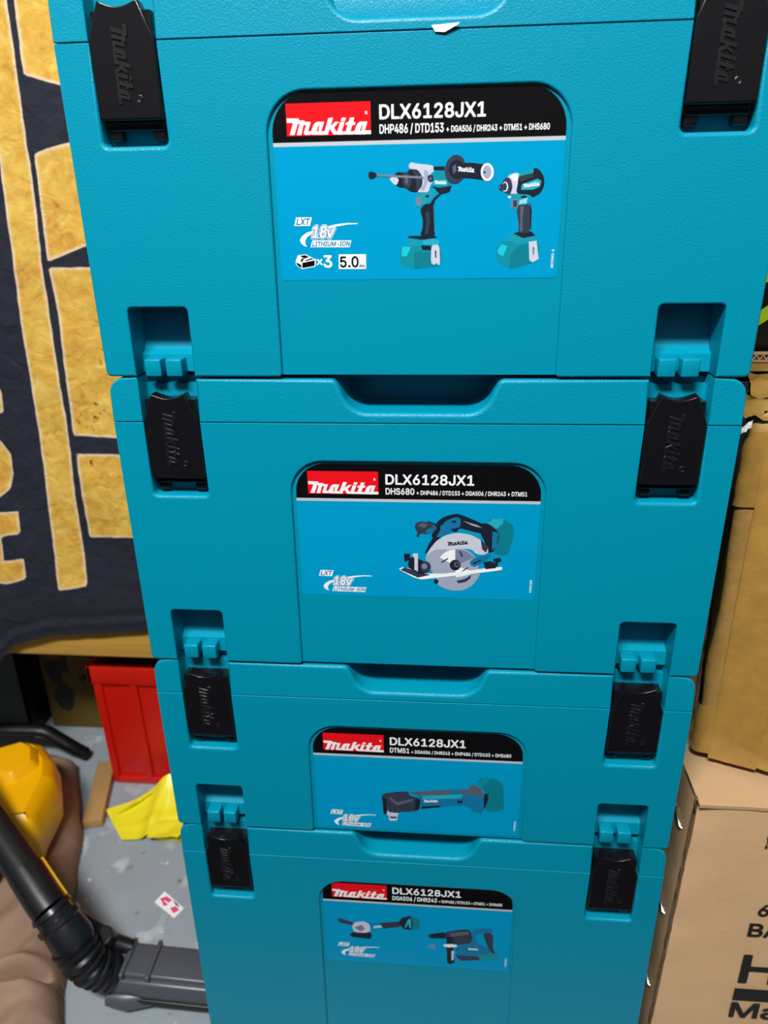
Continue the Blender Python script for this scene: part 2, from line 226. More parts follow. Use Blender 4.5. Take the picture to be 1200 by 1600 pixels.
ART = {'hammer_drill': [('TD',[(-9.81,-80.79),(-6.73,-78.14),(3.1,-78.71),(4.13,-81.6),(13.61,-81.08),(14.44,-83.01),(13.72,-90.1),(-1.31,-91.9),(-9.88,-89.52)]),('TX',[(-1.98,-82.81),(2.78,-82.23),(13.63,-82.68),(13.97,-83.01),(13.72,-90.1),(-1.31,-91.9)]),('T',[(-4.01,-75.75),(3.43,-76.17),(3.44,-79.36),(-6.73,-78.59),(-5.36,-76.37)]),('C',[(-8.78,-80.48),(-7.75,-79.21),(-3.34,-79.59),(-6.08,-84.7),(-8.82,-84.67)]),('K',[(-6.03,-74.46),(-4.0,-73.53),(2.08,-73.62),(9.48,-73.4),(12.18,-74.7),(2.76,-75.84),(0.05,-75.3)]),('TL',[(3.1,-76.48),(6.8,-75.26),(11.52,-75.64),(12.88,-76.61),(12.56,-78.51),(9.53,-78.48),(4.12,-78.73)]),('K',[(2.43,-78.7),(8.18,-79.1),(8.2,-81.65),(3.11,-81.27)]),('S',[(8.31,-78.59),(12.9,-78.52),(13.51,-89.45),(12.35,-89.76),(11.32,-88.45),(9.97,-89.74),(8.12,-88.42)]),('K',[(10.37,-81.68),(11.18,-81.69),(11.22,-85.55),(10.54,-85.86)]),('K',[(1.71,-59.56),(4.03,-57.14),(7.34,-56.58),(9.34,-57.84),(10.06,-64.03),(9.79,-70.26),(10.49,-73.42),(6.13,-74.94),(1.74,-72.98),(3.08,-70.16),(3.39,-65.17)]),('K2',[(4.71,-61.46),(6.7,-60.26),(7.41,-66.47),(6.11,-72.73),(4.43,-72.7),(5.41,-67.07)]),('TD',[(9.34,-57.84),(10.33,-57.25),(10.43,-67.77),(9.76,-67.76)]),('K',[(9.63,-53.57),(14.53,-50.02),(13.9,-51.82),(10.3,-54.8),(9.34,-57.84),(7.01,-57.19)]),('T',[(0.7,-50.98),(6.64,-50.78),(10.57,-48.74),(10.92,-50.56),(9.3,-53.56),(6.68,-56.57),(2.7,-57.12),(0.71,-58.62),(-0.62,-57.68),(2.7,-55.89),(1.7,-54.04),(0.04,-53.4),(-0.95,-51.56)]),('K4',[(-0.62,-53.39),(1.7,-53.31),(2.7,-56.51),(1.37,-57.71),(-0.62,-57.06)]),('K',[(4.67,-52.27),(6.98,-52.18),(6.66,-53.4),(5.01,-53.37)]),('K',[(7.93,-47.48),(12.54,-48.47),(18.43,-47.68),(19.4,-47.09),(18.48,-50.69),(14.55,-51.83),(11.91,-51.18),(9.92,-48.72)]),('TD',[(9.19,-40.92),(13.09,-39.81),(17.0,-40.48),(18.42,-47.08),(9.24,-47.21)]),('TL',[(9.22,-44.5),(16.74,-44.65),(16.79,-47.65),(9.24,-47.21)]),('S',[(-4.67,-36.49),(-3.23,-35.22),(0.03,-35.99),(9.15,-37.07),(9.83,-39.75),(7.23,-41.48),(9.23,-45.1),(7.28,-47.47),(6.64,-50.78),(0.04,-50.66),(3.0,-47.39),(3.32,-43.19),(1.34,-40.17),(0.03,-38.96),(-4.22,-38.57)]),('S2',[(3.95,-39.03),(6.57,-40.28),(5.95,-45.64),(4.0,-49.83),(2.02,-49.79),(3.98,-45.6)]),('K',[(9.16,-37.66),(15.33,-37.61),(15.36,-39.56),(9.17,-39.44)]),('K',[(-12.44,-41.09),(-10.46,-39.94),(-7.83,-40.29),(-5.21,-40.04),(-4.55,-38.86),(0.03,-38.96),(2.33,-41.38),(3.0,-45.59),(2.02,-48.58),(-0.62,-50.65),(-3.93,-49.99),(-6.56,-48.12),(-10.53,-47.75),(-13.15,-45.28)]),('K2',[(-7.83,-40.29),(-4.88,-40.05),(-2.92,-44.87),(-4.58,-48.46),(-6.89,-48.12),(-7.87,-45.38)]),('K3',[(-7.19,-41.79),(-5.54,-41.53),(-4.9,-45.44),(-6.23,-46.62)]),('K2',[(-3.24,-39.19),(0.03,-39.25),(2.33,-42.58),(2.02,-47.98),(0.04,-50.36),(-0.62,-45.52),(-1.28,-41.31)]),('S',[(-15.44,-43.43),(-14.11,-42.56),(-11.8,-42.3),(-10.17,-43.83),(-10.84,-45.93),(-12.18,-46.81),(-14.14,-45.26)]),('K4',[(-22.67,-40.89),(-13.11,-41.56),(3.31,-42.48),(3.97,-43.69),(-13.12,-42.7),(-22.69,-41.91)]),('K',[(-27.29,-40.5),(-26.27,-39.33),(-23.64,-39.98),(-22.34,-41.2),(-23.03,-42.39),(-25.71,-43.54),(-27.14,-42.61)]),('K',[(5.93,-42.65),(6.91,-41.77),(8.87,-42.11),(9.23,-45.1),(7.26,-45.67),(6.08,-44.44)]),('K3',[(6.59,-42.96),(8.22,-42.69),(8.43,-44.49),(6.93,-44.76)]),('K2',[(15.35,-38.67),(16.9,-34.58),(19.45,-32.29),(22.02,-31.88),(25.27,-33.29),(26.62,-35.95),(27.34,-38.91),(26.17,-43.63),(23.62,-45.97),(21.02,-46.64),(17.74,-45.86),(15.73,-42.84)]),('K',[(17.31,-39.3),(18.87,-35.79),(22.06,-34.1),(25.33,-35.93),(24.86,-43.61),(22.29,-44.75),(18.99,-42.9)]),('K3',[(19.56,-38.17),(21.47,-36.44),(21.86,-39.99),(20.27,-41.73)]),('K',[(22.76,-36.46),(29.85,-36.02),(36.32,-37.03),(39.51,-36.51),(39.19,-45.37),(35.93,-44.71),(29.42,-43.82),(23.57,-43.7)]),('W',[(42.45,-41.1),(42.33,-42.51),(41.88,-43.77),(41.13,-44.77),(40.16,-45.41),(39.07,-45.61),(37.96,-45.36),(36.94,-44.69),(36.12,-43.66),(35.57,-42.38),(35.35,-40.96),(35.48,-39.56),(35.94,-38.31),(36.69,-37.32),(37.65,-36.7),(38.74,-36.5),(39.84,-36.74),(40.85,-37.4),(41.67,-38.42),(42.22,-39.7)]),('S2',[(41.23,-41.08),(41.15,-42.14),(40.83,-43.09),(40.32,-43.84),(39.65,-44.32),(38.9,-44.47),(38.13,-44.29),(37.43,-43.79),(36.86,-43.01),(36.48,-42.05),(36.32,-40.98),(36.4,-39.93),(36.72,-38.98),(37.24,-38.23),(37.9,-37.76),(38.65,-37.61),(39.41,-37.79),(40.11,-38.29),(40.68,-39.06),(41.06,-40.02)]),('K',[(36.76,-40.76),(38.05,-40.66),(38.09,-41.61),(36.79,-41.58)])],'impact_driver': [('TD',[(45.17,-79.9),(47.9,-77.03),(53.21,-77.29),(57.6,-75.81),(62.64,-78.96),(68.18,-76.72),(69.94,-79.06),(69.69,-88.01),(64.88,-89.53),(54.75,-92.19),(46.34,-88.54)]),('TX',[(53.94,-83.91),(57.8,-79.68),(63.45,-78.97),(69.18,-79.82),(69.69,-88.01),(64.88,-89.53),(54.75,-92.19),(53.49,-91.78)]),('T',[(53.82,-73.07),(57.42,-72.35),(68.09,-75.18),(67.78,-76.72),(58.17,-78.91),(52.78,-76.9),(51.17,-77.27)]),('C',[(46.08,-82.25),(48.39,-78.78),(51.7,-79.79),(49.5,-85.43),(46.76,-83.83)]),('K',[(54.63,-73.08),(57.42,-72.35),(64.67,-72.07),(67.23,-74.4),(60.43,-75.66)]),('S',[(63.7,-77.63),(68.0,-77.1),(69.82,-86.84),(68.45,-87.8),(66.47,-88.76),(64.56,-87.56)]),('TD',[(65.98,-80.56),(67.0,-80.57),(67.05,-84.85),(66.43,-84.65)]),('K2',[(55.79,-60.22),(57.46,-57.63),(62.64,-57.72),(64.23,-61.1),(63.87,-72.06),(63.1,-72.82),(57.44,-72.74),(57.63,-68.54)]),('K3',[(57.91,-58.76),(59.91,-58.79),(59.44,-64.78),(59.83,-72.0),(58.21,-71.98),(58.39,-67.8)]),('K',[(62.93,-55.87),(64.43,-61.11),(64.61,-70.93),(64.0,-70.92)]),('T',[(52.03,-52.71),(55.99,-52.41),(63.15,-52.73),(62.97,-56.61),(61.47,-58.07),(57.08,-58.0),(56.01,-60.6),(54.79,-60.2),(56.64,-57.24),(56.12,-55.01),(53.7,-54.22)]),('C2',[(57.36,-55.77),(61.65,-54.36),(61.42,-57.32),(57.07,-57.81)]),('K',[(57.86,-53.93),(59.61,-53.22),(61.42,-53.8),(60.88,-54.72),(58.1,-54.67)]),('K4',[(52.74,-55.13),(56.13,-55.19),(56.72,-58.74),(55.18,-60.02),(52.95,-59.42)]),('K2',[(53.77,-55.71),(55.76,-55.74),(56.12,-58.73),(55.15,-59.27),(54.02,-59.07)]),('W',[(50.68,-53.61),(52.66,-53.46),(52.13,-54.75),(50.91,-54.36)]),('K',[(55.92,-43.45),(63.68,-41.61),(63.96,-39.81),(65.9,-39.49),(68.36,-41.34),(70.33,-44.63),(70.42,-49.0),(68.29,-52.63),(64.43,-54.41),(62.76,-52.9),(55.59,-52.41),(55.73,-47.27)]),('K2',[(56.34,-44.0),(63.71,-42.15),(64.59,-43.8),(57.25,-46.2)]),('T',[(56.23,-41.82),(62.78,-39.61),(64.4,-40.54),(64.09,-41.98),(56.33,-43.64)]),('TL',[(58.12,-47.68),(66.62,-44.92),(68.85,-46.06),(68.05,-48.96),(64.59,-50.36),(57.87,-50.42)]),('S',[(49.83,-43.87),(51.92,-42.28),(55.04,-41.62),(56.45,-42.19),(56.03,-45.45),(55.78,-48.37),(55.12,-50.92),(55.99,-52.41),(52.01,-52.34),(52.74,-50.88),(52.99,-47.95),(52.06,-45.01)]),('W',[(51.57,-43.18),(55.07,-42.16),(55.87,-42.54),(55.25,-45.8),(53.67,-45.77)]),('K2',[(47.17,-46.38),(48.86,-44.22),(50.82,-43.89),(52.27,-45.38),(53.22,-48.69),(52.39,-51.98),(50.43,-52.5),(48.16,-50.8)]),('W',[(50.65,-48.64),(50.61,-49.41),(50.43,-50.1),(50.12,-50.65),(49.71,-51.0),(49.25,-51.11),(48.78,-50.98),(48.34,-50.62),(47.98,-50.06),(47.74,-49.36),(47.63,-48.58),(47.67,-47.81),(47.85,-47.12),(48.16,-46.58),(48.56,-46.23),(49.02,-46.12),(49.49,-46.25),(49.93,-46.61),(50.29,-47.17),(50.54,-47.87)]),('K2',[(50.05,-48.63),(50.03,-49.27),(49.9,-49.86),(49.69,-50.32),(49.4,-50.61),(49.07,-50.71),(48.74,-50.6),(48.42,-50.29),(48.16,-49.82),(47.99,-49.24),(47.91,-48.59),(47.93,-47.94),(48.06,-47.36),(48.27,-46.9),(48.56,-46.61),(48.88,-46.52),(49.22,-46.63),(49.53,-46.93),(49.79,-47.39),(49.97,-47.98)]),('K2',[(45.27,-48.17),(46.62,-47.28),(48.79,-47.14),(49.65,-48.62),(49.13,-50.26),(46.77,-50.77),(45.53,-49.65)]),('K',[(46.92,-48.86),(46.9,-49.2),(46.82,-49.51),(46.67,-49.75),(46.47,-49.9),(46.26,-49.95),(46.03,-49.9),(45.83,-49.74),(45.66,-49.49),(45.54,-49.18),(45.49,-48.84),(45.51,-48.5),(45.6,-48.19),(45.75,-47.95),(45.94,-47.8),(46.16,-47.75),(46.38,-47.81),(46.59,-47.97),(46.76,-48.21),(46.87,-48.52)]),('S2',[(46.53,-48.86),(46.52,-49.01),(46.48,-49.16),(46.41,-49.27),(46.33,-49.34),(46.23,-49.37),(46.13,-49.34),(46.04,-49.26),(45.96,-49.15),(45.91,-49.0),(45.89,-48.84),(45.9,-48.69),(45.94,-48.54),(46.0,-48.43),(46.09,-48.36),(46.19,-48.34),(46.29,-48.36),(46.38,-48.44),(46.45,-48.55),(46.5,-48.7)])],'circular_saw': [('TX',[(46.87,-38.44),(52.19,-37.08),(59.94,-39.04),(63.93,-42.33),(64.27,-49.12),(61.84,-62.98),(58.0,-64.38),(50.91,-63.24),(49.43,-45.16)]),('TL',[(46.96,-40.97),(49.91,-37.54),(56.8,-37.42),(56.95,-40.78),(52.52,-45.1)]),('K',[(41.57,-41.08),(46.96,-40.97),(51.71,-44.27),(54.97,-48.46),(53.79,-57.08),(50.88,-62.36),(47.75,-62.44),(45.1,-53.82),(42.62,-49.57)]),('TB',[(50.27,-46.85),(54.17,-47.62),(53.43,-57.96),(50.42,-60.63)]),('K',[(12.48,-41.64),(17.48,-36.88),(25.95,-34.21),(32.16,-36.19),(44.68,-41.86),(49.37,-43.46),(44.93,-49.09),(37.11,-47.12),(28.5,-44.73),(26.23,-48.2),(22.3,-46.56),(24.51,-39.71),(19.09,-40.66),(15.24,-44.14)]),('TB',[(16.02,-44.13),(19.07,-39.81),(26.0,-36.73),(29.12,-37.93),(28.86,-43.87),(26.16,-44.78),(22.29,-45.71),(23.11,-48.26),(17.68,-50.95),(13.77,-52.76),(12.96,-50.19)]),('K',[(22.96,-39.74),(26.05,-39.26),(26.08,-40.95),(23.37,-41.0)]),('S2',[(30.7,-39.59),(40.06,-42.38),(43.22,-44.44),(36.98,-42.86)]),('K2',[(-1.6,-45.33),(-0.81,-41.9),(2.71,-40.13),(7.4,-40.89),(12.12,-44.2),(11.37,-47.64),(6.67,-49.89),(2.34,-49.12),(1.16,-52.17),(-0.42,-51.77),(0.37,-48.3)]),('K3',[(0.37,-43.58),(3.5,-41.39),(7.41,-42.59),(5.08,-45.2)]),('TB',[(5.87,-46.9),(10.55,-44.23),(11.36,-47.21),(6.67,-49.46)]),('K',[(6.61,-39.63),(16.01,-43.27),(15.28,-47.56),(11.42,-53.68),(9.43,-50.27),(13.68,-44.17),(7.4,-40.89)]),('K',[(5.16,-64.31),(8.29,-56.36),(11.4,-51.09),(16.12,-51.85),(18.48,-52.66),(9.91,-61.56)]),('T',[(30.88,-46.82),(41.07,-49.6),(41.93,-52.16),(33.29,-49.77)]),('S2',[(41.82,-73.15),(41.6,-76.03),(40.79,-78.82),(39.4,-81.42),(37.48,-83.72),(35.11,-85.65),(32.37,-87.11),(29.38,-88.04),(26.26,-88.42),(23.11,-88.22),(20.08,-87.45),(17.27,-86.14),(14.81,-84.34),(12.78,-82.13),(11.27,-79.59),(10.34,-76.83),(10.01,-73.96),(10.29,-71.08),(11.17,-68.31),(12.62,-65.75),(14.57,-63.5),(16.95,-61.65),(19.66,-60.25),(22.6,-59.36),(25.67,-59.02),(28.74,-59.22),(31.71,-59.98),(34.46,-61.24),(36.89,-62.98),(38.91,-65.13),(40.44,-67.6),(41.42,-70.31)]),('W',[(15.51,-66.71),(19.41,-62.22),(25.69,-60.33),(26.1,-72.66)]),('W',[(26.1,-72.66),(37.96,-76.82),(33.38,-84.14),(27.01,-86.12)]),('S3',[(26.1,-72.66),(26.48,-60.31),(32.81,-61.47),(39.23,-66.14)]),('S',[(5.97,-67.83),(7.53,-62.5),(13.0,-54.51),(19.23,-50.06),(27.01,-48.18),(35.61,-49.29),(42.73,-53.01),(47.59,-58.09),(48.14,-62.43),(44.68,-64.26),(39.94,-63.49),(36.7,-60.07),(29.62,-59.8),(21.76,-60.85),(15.5,-65.83),(12.39,-72.11),(9.63,-77.55),(7.61,-74.02)]),('S2',[(5.97,-67.83),(8.33,-63.36),(13.86,-60.6),(21.76,-60.59),(15.5,-65.83),(12.39,-72.11),(9.63,-77.55),(7.61,-74.02)]),('K2',[(42.73,-53.01),(47.98,-58.08),(46.57,-62.46),(43.74,-59.91)]),('K',[(16.35,-70.24),(21.07,-66.85),(21.09,-67.91),(17.16,-70.84)]),('K',[(28.32,-61.4),(29.27,-61.55),(31.33,-65.45),(30.39,-66.0)]),('K',[(30.8,-76.56),(34.69,-73.33),(34.87,-74.22),(31.21,-77.17)]),('K',[(29.82,-72.12),(29.67,-73.39),(29.16,-74.55),(28.36,-75.48),(27.33,-76.09),(26.17,-76.32),(25.01,-76.15),(23.96,-75.59),(23.11,-74.7),(22.56,-73.57),(22.35,-72.31),(22.52,-71.04),(23.03,-69.89),(23.83,-68.97),(24.86,-68.37),(26.01,-68.14),(27.16,-68.31),(28.21,-68.86),(29.06,-69.74),(29.61,-70.87)]),('K3',[(29.02,-71.7),(28.94,-72.36),(28.68,-72.96),(28.27,-73.45),(27.75,-73.76),(27.16,-73.88),(26.57,-73.79),(26.03,-73.5),(25.6,-73.04),(25.31,-72.45),(25.21,-71.79),(25.29,-71.13),(25.55,-70.53),(25.96,-70.05),(26.48,-69.74),(27.07,-69.62),(27.66,-69.71),(28.2,-70.0),(28.63,-70.46),(28.91,-71.04)]),('K',[(28.3,-71.72),(28.27,-72.05),(28.14,-72.35),(27.93,-72.59),(27.67,-72.75),(27.37,-72.81),(27.08,-72.76),(26.81,-72.62),(26.59,-72.39),(26.45,-72.09),(26.4,-71.76),(26.44,-71.43),(26.57,-71.13),(26.77,-70.89),(27.04,-70.73),(27.33,-70.68),(27.63,-70.72),(27.89,-70.86),(28.11,-71.1),(28.25,-71.39)]),('S2',[(12.51,-84.71),(14.11,-83.3),(26.92,-81.6),(42.75,-77.59),(42.84,-80.28),(38.28,-87.63),(31.96,-91.45),(25.52,-92.1),(19.04,-90.45),(14.15,-87.39)]),('K2',[(26.98,-84.31),(33.33,-82.33),(37.23,-79.08),(36.53,-82.24),(33.4,-85.04),(28.62,-86.08)]),('W',[(-12.91,-76.34),(-9.26,-74.45),(10.86,-80.22),(57.56,-72.31),(58.07,-74.96),(53.78,-75.96),(12.49,-82.44),(1.21,-84.1)]),('K2',[(-11.29,-76.75),(-8.46,-74.87),(9.25,-80.09),(0.8,-82.48)]),('K',[(14.93,-85.09),(14.86,-85.66),(14.64,-86.17),(14.28,-86.58),(13.84,-86.85),(13.34,-86.96),(12.84,-86.88),(12.39,-86.64),(12.03,-86.24),(11.79,-85.74),(11.71,-85.18),(11.78,-84.62),(12.01,-84.11),(12.36,-83.7),(12.81,-83.43),(13.3,-83.32),(13.8,-83.4),(14.25,-83.64),(14.61,-84.04),(14.85,-84.53)]),('K',[(-8.8,-64.64),(-4.8,-64.1),(-4.42,-68.97),(-8.43,-70.4)]),('K',[(-6.43,-71.69),(-3.61,-66.29),(2.78,-68.79),(9.19,-72.19),(8.43,-77.59),(2.81,-80.44),(-5.24,-75.24)]),('S',[(-3.21,-64.95),(-2.01,-64.04),(0.78,-63.97),(0.8,-77.78),(-1.62,-76.5),(-1.61,-68.01)]),('K2',[(9.61,-73.97),(9.44,-75.3),(8.94,-76.51),(8.14,-77.49),(7.14,-78.13),(6.03,-78.37),(4.91,-78.19),(3.9,-77.6),(3.09,-76.66),(2.58,-75.48),(2.4,-74.15),(2.57,-72.82),(3.08,-71.61),(3.87,-70.65),(4.87,-70.02),(5.98,-69.78),(7.09,-69.96),(8.1,-70.54),(8.9,-71.47),(9.42,-72.65)]),('S3',[(7.12,-73.58),(7.03,-74.25),(6.76,-74.86),(6.34,-75.34),(5.8,-75.66),(5.21,-75.78),(4.61,-75.69),(4.08,-75.4),(3.65,-74.94),(3.37,-74.34),(3.28,-73.68),(3.37,-73.02),(3.64,-72.41),(4.06,-71.93),(4.6,-71.61),(5.19,-71.49),(5.78,-71.58),(6.32,-71.87),(6.75,-72.33),(7.02,-72.92)]),('TB',[(35.39,-69.77),(39.23,-66.14),(49.35,-63.27),(50.18,-64.57),(44.07,-69.55),(39.44,-73.21),(37.04,-72.39)]),('K',[(37.78,-70.59),(43.21,-67.37),(43.63,-68.24),(38.6,-71.46)]),('K',[(44.86,-69.53),(49.55,-68.54),(53.54,-70.2),(53.69,-73.74),(46.62,-74.81)]),('K',[(51.44,-66.73),(56.49,-65.73),(57.0,-68.35),(54.68,-69.29),(54.58,-72.39),(53.24,-72.42),(53.11,-69.33),(51.51,-68.49)])],'multi_tool': [('TX',[(46.03,-47.53),(50.79,-42.85),(59.6,-42.96),(66.64,-47.56),(68.76,-73.03),(63.91,-75.95),(53.94,-76.6),(54.29,-58.46),(49.1,-51.14)]),('TD',[(47.05,-48.73),(51.78,-43.17),(56.7,-43.75),(51.11,-52.29)]),('TB',[(-7.11,-60.97),(24.44,-55.82),(42.29,-54.73),(47.37,-58.89),(52.38,-60.5),(53.84,-73.99),(49.98,-78.17),(43.87,-75.29),(38.74,-71.05),(20.69,-73.52),(3.51,-76.59),(2.47,-64.25)]),('TL',[(4.48,-63.48),(36.47,-60.2),(34.57,-64.19),(4.49,-67.37)]),('K3',[(-6.6,-60.29),(26.44,-56.34),(26.52,-60.82),(4.48,-63.48)]),('K3',[(30.4,-55.46),(42.29,-54.73),(44.4,-59.07),(40.47,-60.6),(33.45,-58.47)]),('K3',[(40.26,-52.95),(44.12,-49.54),(49.14,-52.41),(52.31,-58.58),(51.41,-61.2),(45.45,-60.93),(42.38,-57.92)]),('K',[(52.31,-58.58),(55.77,-58.37),(55.96,-63.49),(54.25,-71.36),(52.85,-74.06)]),('K',[(3.5,-74.62),(18.66,-72.34),(18.68,-74.3),(3.51,-76.99)]),('TX',[(42.83,-74.05),(51.94,-76.73),(51.0,-78.76),(44.93,-77.19)]),('K2',[(-27.95,-66.8),(-25.85,-62.77),(-15.69,-60.85),(-6.6,-59.65),(-5.6,-64.11),(3.48,-66.14),(2.5,-78.63),(-7.7,-80.89),(-11.79,-80.89),(-14.88,-82.42),(-23.08,-81.62),(-24.14,-84.36),(-26.72,-84.52),(-27.05,-73.95)]),('K3',[(-21.82,-65.12),(-15.79,-71.26),(-3.59,-67.23),(-2.58,-69.12),(-15.82,-74.55),(-20.86,-69.62)]),('K',[(-26.94,-67.39),(-23.9,-68.51),(-24.12,-83.02),(-26.4,-83.84)]),('K',[(-1.06,-67.07),(2.47,-67.5),(1.68,-77.37),(-1.58,-78.24)]),('K',[(-19.24,-61.46),(-12.66,-60.79),(-14.69,-62.08)]),('S',[(-23.05,-79.63),(-22.06,-82.22),(-13.85,-82.35),(-15.42,-85.11),(-15.47,-90.47),(-22.18,-90.92),(-22.11,-86.22),(-24.13,-83.69)]),('K2',[(-21.6,-86.19),(-15.94,-86.22),(-16.47,-88.12),(-21.11,-88.16)]),('K',[(31.64,-66.96),(36.12,-66.29),(35.68,-68.91),(31.88,-69.15)])],'grinder': [('K2',[(-68.98,-45.01),(-66.21,-43.46),(-55.53,-47.59),(-54.98,-51.32),(-66.45,-49.49)]),('K',[(-58.74,-62.12),(-54.56,-59.44),(-40.27,-58.54),(-38.99,-62.24),(-40.47,-67.17),(-45.23,-66.64),(-57.5,-65.84)]),('S',[(-56.37,-52.38),(-53.5,-47.41),(-46.02,-45.44),(-40.72,-49.11),(-40.22,-56.63),(-43.69,-59.8),(-54.57,-59.83)]),('S3',[(-54.39,-54.1),(-47.49,-49.71),(-44.93,-55.16),(-49.09,-58.38)]),('TB',[(-40.67,-47.23),(-28.56,-47.1),(-28.66,-52.76),(-38.16,-55.5)]),('C2',[(-37.37,-50.32),(-29.26,-48.47),(-29.32,-51.87),(-37.45,-53.73)]),('K2',[(-32.58,-46.51),(-15.12,-43.11),(-13.84,-49.55),(-28.67,-53.32)]),('TX',[(-8.42,-35.1),(-3.11,-35.57),(2.85,-39.68),(2.21,-50.94),(-3.81,-52.42)]),('K',[(-15.81,-45.04),(-12.42,-38.22),(-5.77,-35.79),(-3.13,-43.92),(-4.48,-52.48),(-11.18,-52.14)]),('TL',[(-10.49,-49.25),(-7.11,-39.06),(-4.72,-39.97),(-4.74,-50.62),(-6.21,-50.75),(-7.13,-44.65),(-9.16,-50.45)])],'rotary_hammer': [('TD',[(54.76,-76.59),(70.64,-73.16),(71.0,-81.82),(55.05,-85.3)]),('TB',[(33.21,-71.88),(38.47,-67.55),(46.43,-65.86),(47.88,-46.86),(58.98,-44.94),(64.21,-44.47),(63.08,-49.23),(50.05,-53.22),(51.68,-63.46),(61.14,-68.3),(65.34,-73.66),(54.83,-78.52),(36.07,-80.31)]),('K2',[(56.59,-51.69),(63.08,-49.23),(65.91,-54.59),(65.77,-67.87),(68.73,-75.27),(64.71,-74.68),(61.08,-66.4),(58.82,-59.01)]),('TB',[(61.63,-45.63),(64.44,-43.89),(64.46,-50.97),(63.15,-51.09)]),('K2',[(23.54,-52.79),(39.33,-47.62),(45.94,-47.97),(48.21,-58.1),(46.41,-64.91),(33.14,-68.05),(26.31,-60.1)]),('K3',[(28.86,-53.25),(44.67,-49.95),(44.77,-53.69),(28.94,-57.96)]),('K',[(10.25,-56.82),(12.91,-55.64),(23.54,-52.79),(26.31,-60.1),(14.3,-61.2),(10.54,-60.59)]),('K',[(25.62,-58.27),(30.94,-57.78),(33.56,-89.34),(29.54,-92.29),(26.79,-90.0)]),('S',[(30.32,-75.04),(32.6,-74.83),(32.42,-86.51),(30.53,-86.69)]),('W',[(23.09,-68.03),(29.09,-66.51),(35.13,-67.29),(34.51,-69.84),(27.83,-71.04),(23.78,-69.88)]),('K2',[(33.35,-78.63),(37.42,-80.18),(54.19,-79.55),(55.02,-84.33),(38.92,-86.86),(36.16,-84.19)]),('SB',[(7.65,-72.93),(14.35,-67.3),(16.81,-71.49),(15.77,-75.45),(14.41,-73.64)])],'voltage': [('W',[(-34.18,-66.91),(-39.89,-66.7),(-45.99,-67.25),(-50.38,-68.07),(-51.71,-68.66),(-51.1,-69.6),(-46.91,-68.61),(-39.92,-67.5),(-34.19,-67.39)]),('W',[(-60.11,-70.44),(-64.13,-71.72),(-66.87,-73.52),(-68.32,-75.54),(-67.76,-77.19),(-66.29,-78.65),(-64.34,-79.38),(-65.13,-77.64),(-65.17,-76.0),(-64.05,-74.17),(-61.54,-72.57),(-60.42,-72.18)]),('W',[(-71.15,-67.85),(-69.76,-63.28),(-60.6,-63.42),(-61.95,-67.99)]),('W',[(-62.23,-79.61),(-60.93,-75.85),(-38.04,-76.15),(-39.17,-79.9)])],'capacity': [('W',[(-71.47,-87.1),(-69.94,-83.99),(-65.47,-83.5),(-59.4,-86.4),(-59.83,-90.37),(-67.96,-91.76),(-71.4,-89.41)]),('K0',[(-68.63,-84.29),(-65.71,-83.91),(-63.33,-85.1),(-66.49,-85.82)]),('K0',[(-70.95,-87.94),(-68.27,-89.44),(-68.37,-91.12),(-70.93,-89.2)]),('K0',[(-67.61,-88.19),(-60.1,-86.89),(-60.44,-89.94),(-67.79,-91.17)]),('K0',[(-65.43,-86.66),(-61.81,-85.62),(-60.73,-86.17),(-65.69,-87.33)]),('K0',[(-68.57,-87.13),(-67.58,-85.47),(-66.51,-86.11),(-67.96,-87.97)]),('W',[(-45.78,-83.73),(-29.73,-83.84),(-29.85,-91.98),(-46.02,-91.9)])]}
MARKS = {'hammer_drill': [('W',[(22.52,-40.47),(31.8,-41.07),(22.79,-37.94)]),('W',[(9.76,-46.61),(16.45,-46.74),(10.21,-44.82)])],'impact_driver': [('W',[(59.2,-49.46),(67.93,-48.3),(58.97,-47.4)])],'circular_saw': [('K0',[(20.53,-58.0),(34.39,-56.21),(20.64,-55.04)])],'multi_tool': [('W',[(5.31,-70.32),(16.61,-69.08),(5.71,-67.69)])],'rotary_hammer': [('W',[(44.61,-72.54),(53.28,-72.11),(44.82,-70.22)])]}
TXT = {'LXT': [(-69.93,-67.39),(-61.5,-63.89)],'18': [(-60.99,-74.62),(-52.11,-67.97)],'v': [(-52.21,-74.74),(-47.4,-69.73)],'LITHIUM': [(-61.24,-79.21),(-38.71,-76.55)],'x3x': [(-59.12,-89.54),(-55.4,-86.23)],'x33': [(-55.06,-91.13),(-49.77,-84.14)],'5.0': [(-45.19,-91.15),(-34.15,-84.82)],'Ah': [(-34.03,-91.18),(-30.54,-89.42)]}
BANNER = [[(-424,313),(-432,204),(-438,119),(-442,56),(-447,-10),(-450,-80),(-457,-204),(-468,-345),(-429,-338),(-424,-234),(-416,-118),(-413,-13),(-411,43),(-406,96),(-404,160),(-400,227),(-397,283),(-394,312)],[(-389,312),(-391,282),(-394,221),(-362,212),(-295,194),(-278,308)],[(-398,153),(-363,161),(-288,179),(-277,91),(-364,63),(-403,50)],[(-404,44),(-365,44),(-276,44),(-271,-146),(-362,-143),(-411,-141),(-403,-11)],[(-412,-163),(-361,-163),(-274,-164),(-270,-268),(-361,-270),(-416,-271)],[(-533,-81),(-488,-88),(-491,-115),(-542,-117)],[(-540,-157),(-518,-148),(-502,-148),(-494,-165),(-496,-189),(-504,-209),(-519,-220),(-536,-224),(-556,-206)],[(-573,-242),(-500,-238),(-502,-267),(-528,-271),(-532,-305),(-504,-300),(-506,-328),(-534,-337),(-561,-332),(-596,-337)]]
